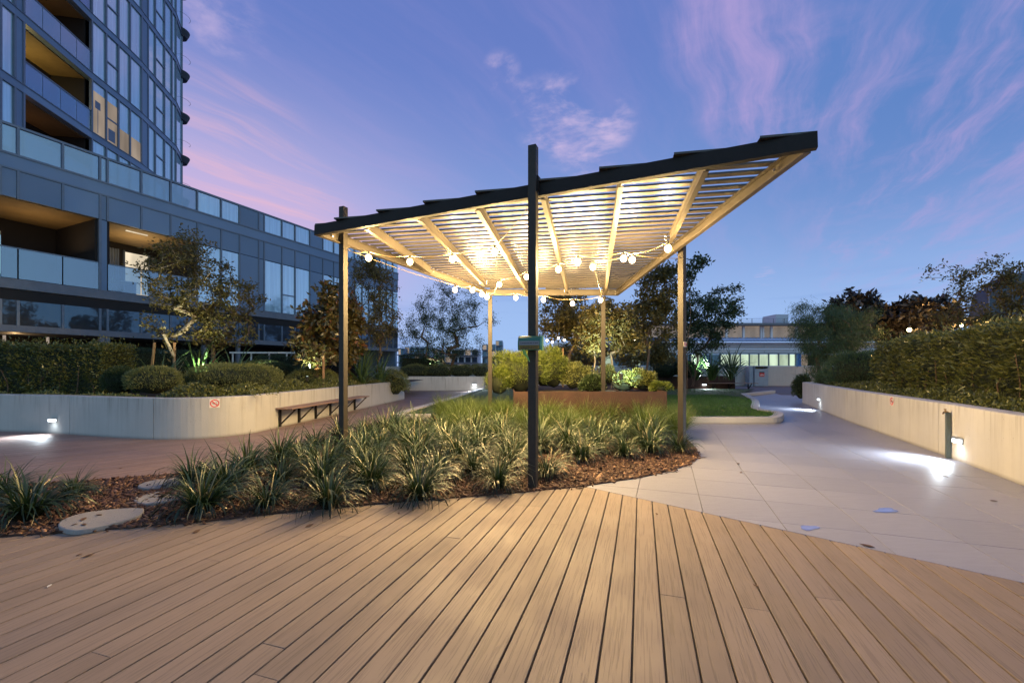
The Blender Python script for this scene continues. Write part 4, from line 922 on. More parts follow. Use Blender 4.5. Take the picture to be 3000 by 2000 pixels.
def ell(px, py, D, wpx, hpx, dy=None): return (WX(px, D), D, WZp(py, D), wpx/2/F*D, dy or wpx/2/F*D, hpx/2/F*D)
# left side
hedge((-16, 10.4), (WX(292, 10.1), 10.1), 1.0, .62, 1.86, 22000, .065, .032, M['leafH'], 'tall clipped box hedge on the left behind the planter wall', 3, stems=14)
hedge((WX(290, 14), 14.2), (WX(560, 14.5), 14.4), .8, .62, 1.92, 9000, .05, .024, M['leafB'], 'darker clipped hedge further back behind the crooked tree', 4)
hedge((WX(640, 15), 17.0), (WX(870, 17), 17.2), .8, .62, 1.75, 6000, .05, .024, M['leafB'], 'low dark hedge between the white rail and the round shrubs', 5)
def E(px, py, D, wpx, hpx): e = ell(px, py, D, wpx, hpx); return (e[0], e[1], e[2]), (e[3], e[4], e[5])
for i, (px, py, D, wp, hp, lb, mm) in enumerate((
  (352, 1120, 9.5, 96, 90, 'dark rounded shrub between the box hedge and the clipped ball', 'leafB'), (452, 1117, 9.2, 158, 92, 'clipped rounded rosemary shrub nearest the curved wall corner', 'leafR'),
  (692, 1108, 10.6, 265, 96, 'widest clipped mound of fine grey green leaves behind the sign', 'leafR'), (600, 1122, 10.2, 110, 60, 'low dark shrub filling the gap left of the widest mound', 'leafB'),
  (918, 1112, 13.0, 150, 72, 'clipped rounded mound just left of the left post', 'leafR'), (812, 1092, 13.2, 110, 60, 'dark rounded shrub between the two pale mounds', 'leafB'), (770, 1080, 14.5, 150, 50, 'uplit pale green low shrub in front of the far hedge', 'leafR'))):
    c_, r_ = E(px, py, D, wp, hp); shrub(c_, (r_[0], r_[0]*.85, r_[2]), int(8000*max(.6, r_[0])), .055, .014, M[mm], lb, 'rounded_shrub', 'shrub', 'rounded shrubs in the left planter', up=.9, seed=10+i, fuzz=.09, lob=.10)
# groundcover along left wall
def strip(name, label, pts, width, z0, h, n, L, w, m, seed):
    rg = np.random.default_rng(seed); seg = [(a, b, (b-a).length) for a, b in zip(pts[:-1], pts[1:])]; tot = np.array([s_[2] for s_ in seg]); ix = rg.choice(len(seg), n, p=tot/tot.sum()); f = rg.uniform(0, 1, n); v = rg.uniform(-.06, 1, n)
    A = np.array([(s_[0].x, s_[0].y) for s_ in seg]); B = np.array([(s_[1].x, s_[1].y) for s_ in seg]); D = unit(B-A)
    xy = A[ix]+(B-A)[ix]*f[:, None]+np.stack([-D[ix][:, 1], D[ix][:, 0]], 1)*(v*width)[:, None]
    hh = h*(.55+.45*np.sin(np.clip(v, 0, 1)*np.pi))*(.75+.35*np.sin(xy[:, 0]*4.3)*np.sin(xy[:, 1]*3.7)); z = z0+hh*rg.uniform(.15, 1, n)**.5
    P = np.stack([xy[:, 0], xy[:, 1], z], 1); d = rg.normal(0, .6, (n, 3)); d[:, 2] += .5
    return tag(leaves(name, P, d, L, w, m, rng=rg), label, 'ground cover', kind='stuff')
sub = [p for p in lpts if WX(540, p.y) < p.x]
bk = offset_line(lpts, .24); strip('ground_cover', 'glossy low ground cover along the top of the left planter wall', [bk[i] for i in range(len(lpts)) if lpts[i].x > -7.0][:-1], .8, .64, .36, 15000, .06, .032, M['leafH'], 30)
strip('ground_cover', 'sparse yellow green succulent edging below the left hedge', [bk[i] for i in range(len(lpts)) if -12 < lpts[i].x < -7.2], .25, .64, .16, 2500, .06, .03, M['leafR'], 31)
bkr = offset_line(rpts, .26); strip('ground_cover', 'low leafy ground cover along the right planter wall', bkr[3:], .75, .66, .30, 15000, .055, .028, M['leafH'], 32)
c_, r_ = E(1146, 1126, 16.2, 112, 84); shrub(c_, (r_[0], r_[0]*.9, r_[2]), 6500, .08, .020, M['leafR'], 'bushy green shrub spilling over the end of the left planter wall', up=-.1, seed=41, fuzz=.15)
for i, (px, wp) in enumerate(((1215, 90), (1285, 100), (1352, 90), (1408, 70))):
    c_, r_ = E(px, 1088, w2y+.7, wp, 48); shrub(c_, (r_[0], .6, r_[2]), 2600, .07, .016, M['leafR'], ['leftmost low green mound on the far left planter', 'second low green mound on the far left planter', 'third low green mound on the far left planter', 'rightmost low green mound by the far wall lamp'][i], 'rounded_shrub', 'shrub', 'mounds on the far left planter', up=.7, seed=50+i, fuzz=.1)
hedge((WX(1120, 22), 25.5), (WX(1240, 22), 25.8), 1, .6, 2.0, 3000, .09, .04, M['leafB'], 'dark hedge at the foot of the round far tree', 6)
# strappy plants
for i, (px, py, D, s_, lb) in enumerate(((470, 1078, 10.6, 1.0, 'broad strap leaved plant under the crooked tree trunk'), (585, 1068, 11.2, 1.15, 'brightly uplit strap leaved plant right of the crooked trunk'), (690, 1062, 11.8, 1.1, 'strap leaved plant behind the widest clipped mound'), (400, 1080, 10.8, .8, 'small strap leaved plant behind the dark rounded shrub'),
   (1060, 1075, 14.2, 1.25, 'large arching strap leaved plant right of the left post'), (1115, 1080, 15.5, 1.1, 'arching strap leaved plant beside the overhanging shrub'), (2085, 1098, 21.5, 1.7, 'big dark strap leaved plant uplit at the back of the lawn'), (2140, 1100, 21.8, 1.5, 'dark strap leaved plant at the right end of the rusty planter'), (2040, 1095, 22.3, 1.3, 'strap leaved plant left of the green uplight'))):
    o = tuft(TP[i % 3], WX(px, D), D, .62, s_, lb, 'strap leaved plant', 'strap leaved plants', 'strap_leaf_plant')
# trees left
tree((WX(487, 12), 12, .62), 1.0, [ell(520, 800, 12, 170, 210), ell(560, 720, 12, 120, 110), ell(490, 930, 12, 120, 130), ell(590, 870, 12.2, 130, 150)], 110, 4000, .09, .034, M['leafA'], M['pale'], 'crooked pale barked tree with bronze leaves behind the left planter', 61, .085, .14, trunks=2, lean=(.15, 0), group=None)
tree((WX(640, 13), 13, .62), .9, [ell(690, 870, 13, 150, 120), ell(650, 960, 13, 190, 130), ell(640, 810, 13.2, 90, 110), ell(750, 960, 13.4, 60, 70)], 105, 4400, .09, .034, M['leafA'], M['bark'], 'broad bronze leaved tree right of the crooked one before the blue facade', 62, .06, .14, trunks=2)
tree((WX(925, 12.6), 12.6, .62), .35, [ell(930, 1000, 12.6, 125, 150), ell(945, 930, 12.6, 105, 110), ell(960, 865, 12.6, 80, 90)], 70, 3600, .15, .060, M['leafM'], M['bark'], 'reddish brown magnolia left of the left post', 63, .05, .15, name='magnolia_tree')
tree((WX(1015, 13.6), 13.6, .62), .4, [ell(1020, 990, 13.6, 90, 150), ell(1015, 910, 13.6, 80, 100)], 60, 3800, .15, .065, M['leafM'], M['bark'], 'second reddish magnolia partly hidden by the left post', 64, .05, .09, name='magnolia_tree')
tree((WX(1095, 16), 16, .6), 1.2, [ell(1090, 850, 16, 130, 210), ell(1060, 780, 16, 80, 100), ell(1120, 950, 16, 110, 130)], 110, 8500, .07, .03, M['leafA'], M['bark'], 'fine leaved tree glowing orange at the end of the blue building', 65, .06, .16, trunks=2)
tree((WX(1315, 25), 25, .6), 1.2, [ell(1310, 900, 25, 190, 150), ell(1300, 990, 25, 260, 140), ell(1410, 930, 25, 90, 130), ell(1230, 940, 25, 80, 110)], 190, 19000, .075, .03, M['leafB'], M['bark'], 'round dark fine leaved tree seen left of the rear left post', 66, .10, .22, trunks=3)
# trees behind
tree((WX(1660, 15), 15, .5), 1.3, [ell(1660, 900, 15, 140, 120), ell(1625, 960, 15, 90, 90), ell(1700, 970, 15, 110, 100)], 90, 5200, .10, .042, M['leafA'], M['bark'], 'bronze tree right of the front post behind the pergola', 71, .06, .17, trunks=2)
tree((WX(1742, 11.4), 11.4, .7), 1.0, [ell(1760, 930, 11.4, 120, 100), ell(1720, 990, 11.4, 90, 80)], 55, 3600, .09, .036, M['leafA'], M['pale'], 'brightly uplit pale trunked tree just left of the rear right post', 72, .055, .13, group='uplit pale trunked trees')
tree((WX(1792, 11.7), 11.7, .7), 1.0, [ell(1815, 940, 11.7, 100, 110), ell(1840, 1000, 11.7, 90, 70)], 55, 3400, .09, .036, M['leafA'], M['pale'], 'uplit pale trunked tree just right of the rear right post', 73, .05, .13, group='uplit pale trunked trees')
tree((WX(1890, 14.5), 14.5, .5), 1.5, [ell(1925, 850, 14.5, 120, 170), ell(1880, 930, 14.5, 120, 110), ell(1960, 790, 14.5, 70, 80), ell(1950, 950, 14.5, 80, 100)], 110, 6600, .10, .042, M['leafA'], M['bark'], 'tall open tree left of the right post reaching above its neighbours', 74, .07, .17, trunks=1, lean=(.1, 0))
tree((WX(2020, 14), 14.2, .5), 1.9, [ell(2035, 765, 14, 70, 40), ell(2010, 800, 14, 40, 50)], 16, 700, .10, .042, M['leafB'], M['bark'], 'thin branch of leaves poking out right of the right post', 75, .04, .12)
tree((WX(2030, 20), 20, .5), 1.4, [ell(2070, 920, 20, 190, 130), ell(2040, 990, 20, 150, 90), ell(2130, 870, 20, 90, 90), ell(2020, 860, 20, 60, 90)], 130, 9000, .11, .045, M['leafB'], M['bark'], 'dark spreading tree in front of the cream far building', 76, .07, .18, trunks=3)
tree((WX(1860, 18), 18, .5), .8, [ell(1870, 1030, 17, 150, 90), ell(1940, 1030, 17, 90, 80)], 60, 5200, .09, .04, M['leafA'], M['bark'], 'low bushy tree behind the uplit shrubs', 77, .05, .2)
tree((WX(1700, 17), 17, .5), .8, [ell(1700, 1030, 17, 200, 80)], 50, 4200, .09, .04, M['leafA'], M['bark'], 'low bushy tree behind the feathery shrub', 78, .05, .2)
# central shrubs
sh_ = [(1525, 1090, 10.2, 180, 150, 'leafG', .075, .010, 9000, 'large feathery yellow green shrub left of the front post'), (1610, 1085, 10.8, 140, 130, 'leafG', .075, .010, 7000, 'feathery yellow green shrub right of the front post'), (1460, 1120, 9.9, 80, 90, 'leafG', .07, .010, 3600, 'lower feathery shrub lobe beside the rear left post'),
       (1690, 1105, 10.6, 110, 90, 'leafR', .05, .026, 4200, 'small leaved green shrub in the middle of the rusty planter'), (1735, 1128, 9.7, 90, 60, 'leafB', .06, .034, 2600, 'dark glossy low shrub at the planter front'),
       (1830, 1120, 10.3, 100, 66, 'leafR', .055, .022, 3800, 'pale leaved shrub lit white green by the uplight'), (1880, 1115, 9.9, 90, 66, 'leafH', .06, .036, 3000, 'round glossy shrub at the right of the rusty planter'), (1935, 1136, 9.6, 60, 34, 'leafG', .06, .014, 1500, 'little yellowish shrub at the planter right corner'), (1780, 1100, 11.5, 70, 60, 'leafR', .055, .022, 2200, 'brightest uplit small shrub at the foot of the rear right post')]
for i, (px, py, D, wp, hp, mm, l_, w_, n_l, lb) in enumerate(sh_):
    c_, r_ = E(px, py, D, wp, hp); shrub(c_, (r_[0], r_[0]*.8, r_[2]), int(n_l*1.5), l_*(1.5 if mm == 'leafG' else 1.2), w_*1.1, M[mm], lb, seed=80+i, up=.6, fuzz=.24, lob=.32)
for i, (px, py, D, wp, hp) in enumerate(((2010, 1085, 23, 70, 60), (1950, 1080, 23.5, 110, 70))):
    c_, r_ = E(px, py, D, wp, hp); shrub(c_, (r_[0], r_[0]*.8, r_[2]), 3000, .08, .03, M['leafB'], ['dark rounded shrub by the green uplight behind the lawn', 'dark rounded shrub behind the right post'][i], seed=95+i)
# right side
a_ = Vector((5.69, 4.67)); dh = Vector((.414, .910)); nh = Vector((.91, -.414))
hs = a_+nh*1.05+dh*(-6); he = a_+nh*.95+dh*7.6
hedge((hs.x, hs.y), (he.x, he.y), 1.1, .66, 1.97, 34000, .115, .026, M['leafH'], 'tall leafy hedge along the top of the right planter wall', 7, left=False, stems=34)
for i, (px, py, D, wp, hp, mm, lb) in enumerate(((2520, 1090, 12.6, 190, 150, 'leafW', 'rounded fine needled shrub at the left end of the tall hedge'), (2440, 1120, 14.2, 90, 90, 'leafW', 'small needled shrub between the weeping tree and the wall'), (2610, 1080, 12.4, 120, 120, 'leafH', 'leafy shrub merging into the tall hedge'))):
    c_, r_ = E(px, py, D, wp, hp); shrub(c_, (r_[0], r_[0]*.8, r_[2]), 9500 if i == 0 else 4500, .10, .016, M[mm], lb, seed=100+i, up=.5, fuzz=.18, lob=.16)
tree((WX(2420, 16), 16.2, .66), 1.0, [ell(2430, 960, 16, 200, 150), ell(2370, 920, 16, 100, 110), ell(2490, 950, 16.4, 140, 140), ell(2410, 1050, 16, 150, 110)], 150, 24000, .13, .010, M['leafW'], M['bark'], 'weeping fine leaved tree at the far end of the right planter', 111, .06, .20, droop=.7, name='weeping_tree', trunks=2)
tree((WX(2500, 18.5), 18.5, .66), 1.2, [ell(2500, 900, 18.5, 130, 100), ell(2480, 960, 18.5, 110, 120)], 70, 3600, .2, .085, M['leafD'], M['bark'], 'dark magnolia rising behind the weeping tree', 112, .05, .12, name='magnolia_tree', group='dark magnolias behind the right hedge')
tree((WX(2605, 17.5), 17.5, .66), .8, [ell(2600, 960, 17.5, 110, 110), ell(2590, 930, 17.5, 70, 70)], 55, 3000, .2, .085, M['leafD'], M['bark'], 'lowest dark magnolia left of the pair above the hedge', 113, .05, .12, name='magnolia_tree', group='dark magnolias behind the right hedge')
tree((WX(2690, 17), 17, .66), 1.0, [ell(2670, 930, 17, 90, 120), ell(2740, 920, 17, 110, 110), ell(2700, 980, 17, 150, 90)], 95, 5200, .2, .085, M['leafD'], M['bark'], 'widest dark magnolia above the two amber lamps', 114, .05, .12, name='magnolia_tree', group='dark magnolias behind the right hedge')
tree((WX(2870, 12.5), 12.5, .66), 1.3, [ell(2860, 830, 12.5, 150, 130), ell(2770, 800, 12.5, 100, 60), ell(2920, 775, 12.5, 80, 80), ell(2840, 920, 12.5, 170, 70)], 70, 2300, .085, .032, M['leafA'], M['bark'], 'sparse open tree above the hedge near the right frame edge', 115, .05, .13, trunks=2)
tree((WX(2990, 12), 12, .66), 1.4, [ell(3000, 850, 12, 110, 170), ell(2960, 920, 12, 100, 70)], 45, 1700, .085, .032, M['leafA'], M['bark'], 'sparse tree cut by the right frame edge', 116, .05, .13)
c_, r_ = E(2349, 1138, 15.7, 44, 80); shrub(c_, (r_[0], .35, r_[2]), 2600, .10, .025, M['leafB'], 'trailing plant hanging over the far end of the right wall', 'trailing_plant', 'plant', up=-.9, seed=120, fuzz=.2)
for i, (px, py, D, s_) in enumerate(((2365, 1100, 15.9, .6), (2400, 1095, 15.6, .55))): tuft(TP[i], WX(px, D), D, .66, s_, ['small spiky plant at the tip of the right planter', 'spiky plant just inside the right planter tip'][i], 'spiky plant', None, 'spiky_plant')
# timber stakes
for i, (px, pyt, pyb, D, tl_, lb) in enumerate(((453, 1003, 1060, 11.7, .25, 'leaning timber stake left of the crooked trunk'), (511, 1003, 1060, 11.9, 0, 'upright timber stake right of the crooked trunk'), (948, 1013, 1078, 12.2, 0, 'timber stake beside the reddish magnolia'), (1649, 1020, 1060, 12.5, 0, 'timber stake behind the feathery shrub'))):
    tp_ = W(px, pyt, D); x_ = tp_.x-tl_*.6; tag(MB().bar((x_, D, .6), tuple(tp_), .05, .035, up=Vector((0, 1, 0))).build('timber_stake', M['timber']), lb, 'stake', 'timber tree stakes')
# garden uplights
def uplight(x, y, z, aim, power, col, label):
    root = thing('garden_uplight', label, 'uplight', (x, y, z), 'garden uplights'); MB().tube([(x, y, z-.08), (x, y, z+.06)], [.03, .04], 10).build('housing', M['sock'], root); MB().sphere((x, y, z+.055), .034, 10, 5, (1, 1, .3)).build('lens', M['ledg'], root)
    lamp('SPOT', (x, y, z+.10), power, col, 'uplight_beam', aim=aim, spot_size=math.radians(85), spot_blend=.8, shadow_soft_size=.03)
GR = (.80, 1.0, .72)
uplight(WX(560, 11.2), 11.2, 1.12, (WX(520, 12), 12.0, 3.6), 230, (1.0, .95, .6), 'uplight hidden among strap leaves below the crooked tree')
uplight(WX(600, 10.75), 10.75, 1.15, (WX(585, 11.7), 11.7, 1.7), 170, (.72, 1.0, .55), 'green uplight washing the strap leaves right of the crooked trunk')
uplight(WX(905, 12.0), 11.9, 1.0, (WX(925, 12.6), 12.7, 2.2), 160, GR, 'uplight at the foot of the reddish magnolia')
uplight(WX(780, 13.5), 13.6, .95, (WX(760, 14.5), 14.8, 1.2), 140, GR, 'uplight between the round shrubs and the far hedge')
uplight(WX(1752, 10.7), 10.6, 1.25, (WX(1762, 11.5), 11.5, 2.6), 320, (.82, 1.0, .88), 'bright uplight at the foot of the rear right post')
uplight(WX(1815, 9.5), 9.35, 1.12, (WX(1838, 10.4), 10.5, .9), 160, (.72, 1.0, .9), 'uplight washing the pale leaved shrub white green')
uplight(WX(2048, 21.5), 21.2, .85, (WX(2060, 22), 22.0, 2.0), 420, (.72, 1.0, .82), 'green uplight beside the big strap leaved plant')
uplight(WX(1265, 24.5), 24.4, .95, (WX(1290, 25), 25.1, 3.0), 300, GR, 'uplight under the round far tree')
# ---------------------------------------------------------------- podium building
fd = Vector((550, F, 0)).normalized(); fn_ = Vector((-fd.y, fd.x, 0)); f0 = Vector((-16.79, 13.77, 0))
def fs(px):
    k = (px-1500)/F; return (f0.x-k*f0.y)/(k*fd.y-fd.x)
def FP(s, n, z): v = f0+fd*s+fn_*n; return Vector((v.x, v.y, z))
def fz(px, py): s = fs(px); return H+(HY-py)/F*(f0+fd*s).y
pod = thing('podium_building', 'long four storey podium of blue grey panels and windows on the left', 'building', (f0.x, f0.y, 0))
def fbox(s0, s1, n0, n1, z0, z1, name, m, gap=0.0, parent=None):
    c = FP((s0+s1)/2, (n0+n1)/2, (z0+z1)/2); return MB().box(c, (abs(s1-s0)-gap, abs(n1-n0), z1-z0-gap), math.atan2(fd.y, fd.x)).build(name, m, parent or pod)
mull = [-360, -150, 0-0, 52, 183, 292, 314, 413, 499, 577, 647, 701, 757, 773, 825, 863.5, 907, 945, 977, 1008, 1038, 1060, 1080, 1097, 1112, 1131, 1150, 1166]
ms = [fs(x) for x in mull]; ms[2] = fs(20)-1.6 if False else fs(0); sA, sZ = ms[0]-6, ms[-1]
z_top, z_s1, z_s0, z_b0, z_p0, z_o0, z_sl, z_l0, z_l1 = 9.42, 9.34, 8.40, 7.94, 6.96, 4.27, 3.90, 2.80, 2.62
ncell = len(mull)-1
px_mid = [(mull[i]+mull[i+1])/2 for i in range(ncell)]
# back body
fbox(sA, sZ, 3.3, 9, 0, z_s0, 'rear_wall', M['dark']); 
fbox(sA, sZ-.02, .10, 3.28, z_p0+.06, z_s0-.02, 'floor_slab', M['slab']); fbox(sA, sZ-.02, .10, 3.28, z_sl+.02, z_o0-.02, 'floor_slab', M['slab']); fbox(sA, sZ-.02, .10, 3.28, z_l1-.1, z_l1+.05, 'floor_slab', M['slab'])
fbox(sA, sZ, -.03, .10, z_b0, z_s0, 'fascia_band', M['panel']); fbox(sA, sZ, -.05, .08, z_s1, z_top, 'parapet_rail', M['frame']); fbox(sA, sZ, -.06, .1, z_s0-.02, z_s0+.05, 'sill_rail', M['frame']); fbox(sA, sZ, -.05, .1, z_b0-.04, z_b0+.02, 'cover_strip', M['frame'])
fbox(sA, sZ, -.04, .1, z_sl+.04, z_o0, 'slab_edge', M['slab']); fbox(sA, sZ, .04, .12, z_l1-.1, z_sl-.3, 'lower_backing', M['dark']) ; fbox(sA, sZ, -.04, .1, z_l1-.12, z_l1+.10, 'slab_edge', M['slab'])
fbox(sA, sZ, 0, .1, z_sl-.34, z_sl+.02, 'dark_reveal', M['dark'])
def iswin(x): return not ((701 < x < 773) or (907 < x < 945) or (292 < x < 314) or (1008 < x < 1038))
for i in range(-3, ncell):
    if i < 0: s0 = ms[0]+(i)*2.0; s1 = s0+2.0; x = -400
    else: s0, s1, x = ms[i], ms[i+1], px_mid[i]
    fbox(s0-.03, s0+.03, -.055, .06, z_p0, z_b0, 'mullion', M['frame']); fbox(s0-.03, s0+.03, -.055, .06, z_s0, z_s1, 'mullion', M['frame'])
    fbox(s0+.03, s1-.03, -.02, .06, z_p0+.02, z_b0-.04, 'spandrel_panel', M['panel'], .01)
    if 701 < x < 773 or 907 < x < 945: fbox(s0+.03, s1-.03, -.02, .04, z_s0+.05, z_s1, 'screen_panel', M['panel'], .01)
    else: fbox(s0+.05, s1-.05, 0, .02, z_s0+.06, z_s1-.02, 'screen_glass', M['scr'] if x < 600 else M['winhi'], .0)
    # lower glass
    fbox(s0-.035, s0+.035, -.05, .05, z_l1+.1, z_sl-.34, 'mullion', M['frame']); fbox(s0+.035, s1-.035, -.01, .02, z_l1+.1, z_sl-.34, 'lower_pane', M['wind'])
    opening = x < 292 or 314 < x < 577
    if opening:
        fbox(s0+.02, s1-.02, -.02, .0, z_o0+.02, z_o0+1.02, 'balustrade_glass', M['bal']); 
    elif iswin(x):
        fbox(s0+.04, s1-.04, 0, .04, z_o0+.02, z_p0-.02, 'window', M['winhi'] if x > 560 else M['win'])
        fbox(s0-.035, s0+.035, -.055, .06, z_o0, z_p0, 'mullion', M['frame'])
        if 820 < x < 870: fbox(s0+.04, s1-.04, -.03, .05, z_o0+1.0, z_o0+1.06, 'transom', M['frame'])
    else:
        fbox(s0+.01, s1-.01, -.02, .08, z_o0, z_p0, 'pier_panel', M['panel'], .01)
        fbox(s0-.035, s0+.035, -.055, .06, z_o0, z_p0, 'mullion', M['frame'])
sB0, sB1, sC0, sC1 = sA, fs(287), fs(318), fs(575)
fbox(sA, sB1, -.03, 0.0, z_o0+1.02, z_o0+1.06, 'balcony_rail', M['frame']); fbox(sC0, sC1, -.03, 0.0, z_o0+1.02, z_o0+1.06, 'balcony_rail', M['frame'])
fbox(sB0, sB1, .11, 3.2, z_p0-.0, z_p0+.05, 'balcony_ceiling', M['soffit']); fbox(sC0, sC1, .11, 3.2, z_p0-.0, z_p0+.05, 'balcony_ceiling', M['soffit'])
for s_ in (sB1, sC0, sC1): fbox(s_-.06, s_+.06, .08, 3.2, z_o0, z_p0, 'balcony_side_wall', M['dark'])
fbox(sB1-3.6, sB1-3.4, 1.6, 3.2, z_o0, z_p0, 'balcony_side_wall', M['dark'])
fbox(fs(0)+.0, fs(0)+.9, 3.22, 3.28, z_o0+.05, z_o0+2.2, 'sliding_door', M['winhi'])
# right balcony interior
def BP(px, n): # facade coordinate s of the point at depth n seen at px
    k = (px-1500)/F; b = f0+fn_*n; return (b.x-k*b.y)/(k*fd.y-fd.x)
fbox(BP(367, 3.2), BP(433, 3.2), 3.20, 3.26, z_o0+.02, z_o0+2.35, 'lit_door', M['litw']); fbox(BP(322, 3.2), BP(344, 3.2), 3.20, 3.26, z_o0+.02, z_o0+2.35, 'curtain', M['curt'])
for px in (322, 330, 338, 345, 363, 436): s_ = BP(px, 3.15); fbox(s_-.03, s_+.03, 3.10, 3.19, z_o0+.02, z_o0+2.4, 'door_frame', M['frame'])
for k in range(6): s_ = BP(447+k*9, 3.1); fbox(s_, s_+.16, 3.08, 3.19, z_o0+1.1, z_o0+2.3, 'shutter_slat', M['louv'])
fbox(BP(370, .6), BP(433, .6), .58, .66, z_p0-.035, z_p0-.005, 'strip_light', M['litw'])
fbox(BP(385, 1.8), BP(392, 1.8), 1.6, 2.3, z_o0+.0, z_o0+.68, 'table_leg', M['frame']); fbox(BP(345, 1.8), BP(395, 1.8), 1.5, 2.4, z_o0+.70, z_o0+.74, 'table_top', M['wht'])
lamp('AREA', FP((sC0+sC1)/2, 1.3, z_p0-1.1), 26, (1, .72, .36), 'balcony_light', rot=(math.pi, 0, 0), size=1.2)
lamp('AREA', FP(fs(150), 1.3, z_p0-1.2), 14, (1, .66, .30), 'balcony_light', rot=(math.pi, 0, 0), size=1.5)
# ground level recess
fbox(fs(70)-.2, fs(70)+.5, 3.15, 3.25, .9, 1.95, 'lit_window', M['litd']); fbox(fs(20)-.2, fs(20)+.3, 3.15, 3.25, .9, 2.0, 'window', M['win']); fbox(fs(540), fs(575), 2.0, 2.1, 1.2, 2.1, 'window', M['win'])
for px in (300, 316, 600, 700, 860): fbox(fs(px)-.07, fs(px)+.07, .0, .16, 0, z_l1, 'column', M['slab'])
for px, zz in ((160, .0), (32, 0)): s_ = fs(px); fbox(s_-.03, s_+.03, .5, .56, 1.0, 2.4, 'lit_post', M['litd'])
lamp('POINT', FP(fs(100), 1.6, 2.3), 12, (1, .6, .25), 'ground_level_light', shadow_soft_size=.1)
# corner return
MB().box(FP(sZ-.1, 4.6, z_s0/2), (.2, 9, z_top), math.atan2(fd.y, fd.x)).build('end_wall', M['panel'], pod)
root = thing('white_rail', 'low white railing behind the dark hedge below the facade', 'railing', (WX(720, 18), 18, 0))
MB().bar((WX(690, 19), 18.6, WZp(1033, 18.8)), (WX(892, 20), 19.4, WZp(1033, 19.4)), .06, .07).build('top_rail', M['wht'], root)
for k in range(5): x_ = WX(695+k*45, 19); MB().box((x_, 18.7+k*.2, 1.3), (.05, .05, 1.3)).build('baluster', M['wht'], root)
# ---------------------------------------------------------------- tower
tw = thing('residential_tower', 'tall blue glass apartment tower with open balconies at top left', 'building', (-22, 18, 0))
TPt = [Vector((-20.4, 12.6, 0)), Vector((-21.2, 17.4, 0)), Vector((-22.05, 22.0, 0)), Vector((-22.45, 25.3, 0)), Vector((-23.5, 29.4, 0)), Vector((-24.6, 31.0, 0)), Vector((-27, 33, 0))]
def thit(px):
    k = (px-1500)/F
    for a, b in zip(TPt[:-1], TPt[1:]):
        fa = a.x-k*a.y; fb = b.x-k*b.y
        if fa*fb <= 0: return a.lerp(b, fa/(fa-fb))
floors = [7.5, 10.6, 13.7, 16.8, 19.9, 23.0, 26.1, 29.2]
tm = [-140, -60, 0, 42, 68, 268, 310, 346, 380, 414, 433, 454, 481, 503, 515]
tp_ = [Vector((-19.9, 10.5, 0)), Vector((-20.3, 12.8, 0))]+[thit(x) for x in tm[2:]]
tp_ += [Vector((-24.3, 30.9, 0)), Vector((-25.6, 32.2, 0))]
def tbox(a, b, n0, n1, z0, z1, name, m, ga=0.0):
    d = (b-a).normalized(); n_ = Vector((-d.y, d.x, 0)); p0 = a+d*ga; p1 = b-d*ga
    return MB().prism([tuple((p0+n_*n0).xy), tuple((p1+n_*n0).xy), tuple((p1+n_*n1).xy), tuple((p0+n_*n1).xy)], z0, z1).build(name, m, tw)
labels_t = []
for fi in range(len(floors)-1):
    z0, z1 = floors[fi], floors[fi+1]
    for i in range(len(tp_)-1):
        a, b = tp_[i], tp_[i+1]; x = (tm[i]+tm[i+1])/2 if i < len(tm)-1 else 520
        n_ = Vector((-(b-a).normalized().y, (b-a).normalized().x, 0))
        tbox(a, b, -.02, .25, z1-.42, z1, 'spandrel_band', M['panel']); tbox(a, b, -.05, .0-.021, z1-.06, z1-.02, 'cover_strip', M['frame']); tbox(a, b, -.05, -.021, z1-.42, z1-.38, 'cover_strip', M['frame'])
        if 68 <= x <= 268:
            # balcony: recess, ceiling, glass
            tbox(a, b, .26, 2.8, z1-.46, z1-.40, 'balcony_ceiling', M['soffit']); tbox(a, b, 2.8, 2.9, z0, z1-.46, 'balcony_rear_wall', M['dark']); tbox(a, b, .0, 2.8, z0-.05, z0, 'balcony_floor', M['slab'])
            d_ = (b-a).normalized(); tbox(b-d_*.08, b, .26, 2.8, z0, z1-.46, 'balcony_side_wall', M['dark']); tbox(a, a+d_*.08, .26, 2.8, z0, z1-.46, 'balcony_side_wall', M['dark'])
            for q in range(4):
                p0, p1 = a.lerp(b, q/4), a.lerp(b, (q+1)/4); tbox(p0, p1, .0, .02, z0+.02, z0+1.02, 'balustrade_glass', M['bal' if fi != 3 else 'scr'], .015)
            tbox(a, b, -.02, .04, z0+1.02, z0+1.07, 'balcony_rail', M['frame'])
        elif 42 < x < 68 or 414 < x < 433:
            tbox(a, b, -.01, .2, z0, z1-.42, 'pier_panel', M['panel'], .01)
        else:
            lit = (fi == 2 and 268 < x < 414)
            if 310 < x < 346 or 454 < x < 481:
                zm = z0+1.25; tbox(a, b, .02, .06, z0, zm-.04, 'window', M['win'], .06); tbox(a, b, .02, .06, zm+.04, z1-.42, 'window', M['win'], .06); tbox(a, b, -.03, .05, zm-.04, zm+.04, 'transom', M['frame'])
            else: tbox(a, b, .02, .06, z0, z1-.42, 'window', M['win'], .06)
            if lit: tbox(a, b, .005, .019, z0+.02, z0+(1.15 if x > 340 else 2.2), 'lit_room', M['litd'], .07)
        d_ = (b-a).normalized(); tbox(a-d_*.045, a+d_*.045, -.05, .08, z0, z1-.42, 'mullion', M['frame'])
MB().prism([tuple((p+Vector((-.35, 0, 0))).xy) for p in tp_ if p.y < 17.0]+[(-30, 33), (-30, 8)], 7, 10.5).build('inner_core', M['dark'], tw) if False else None
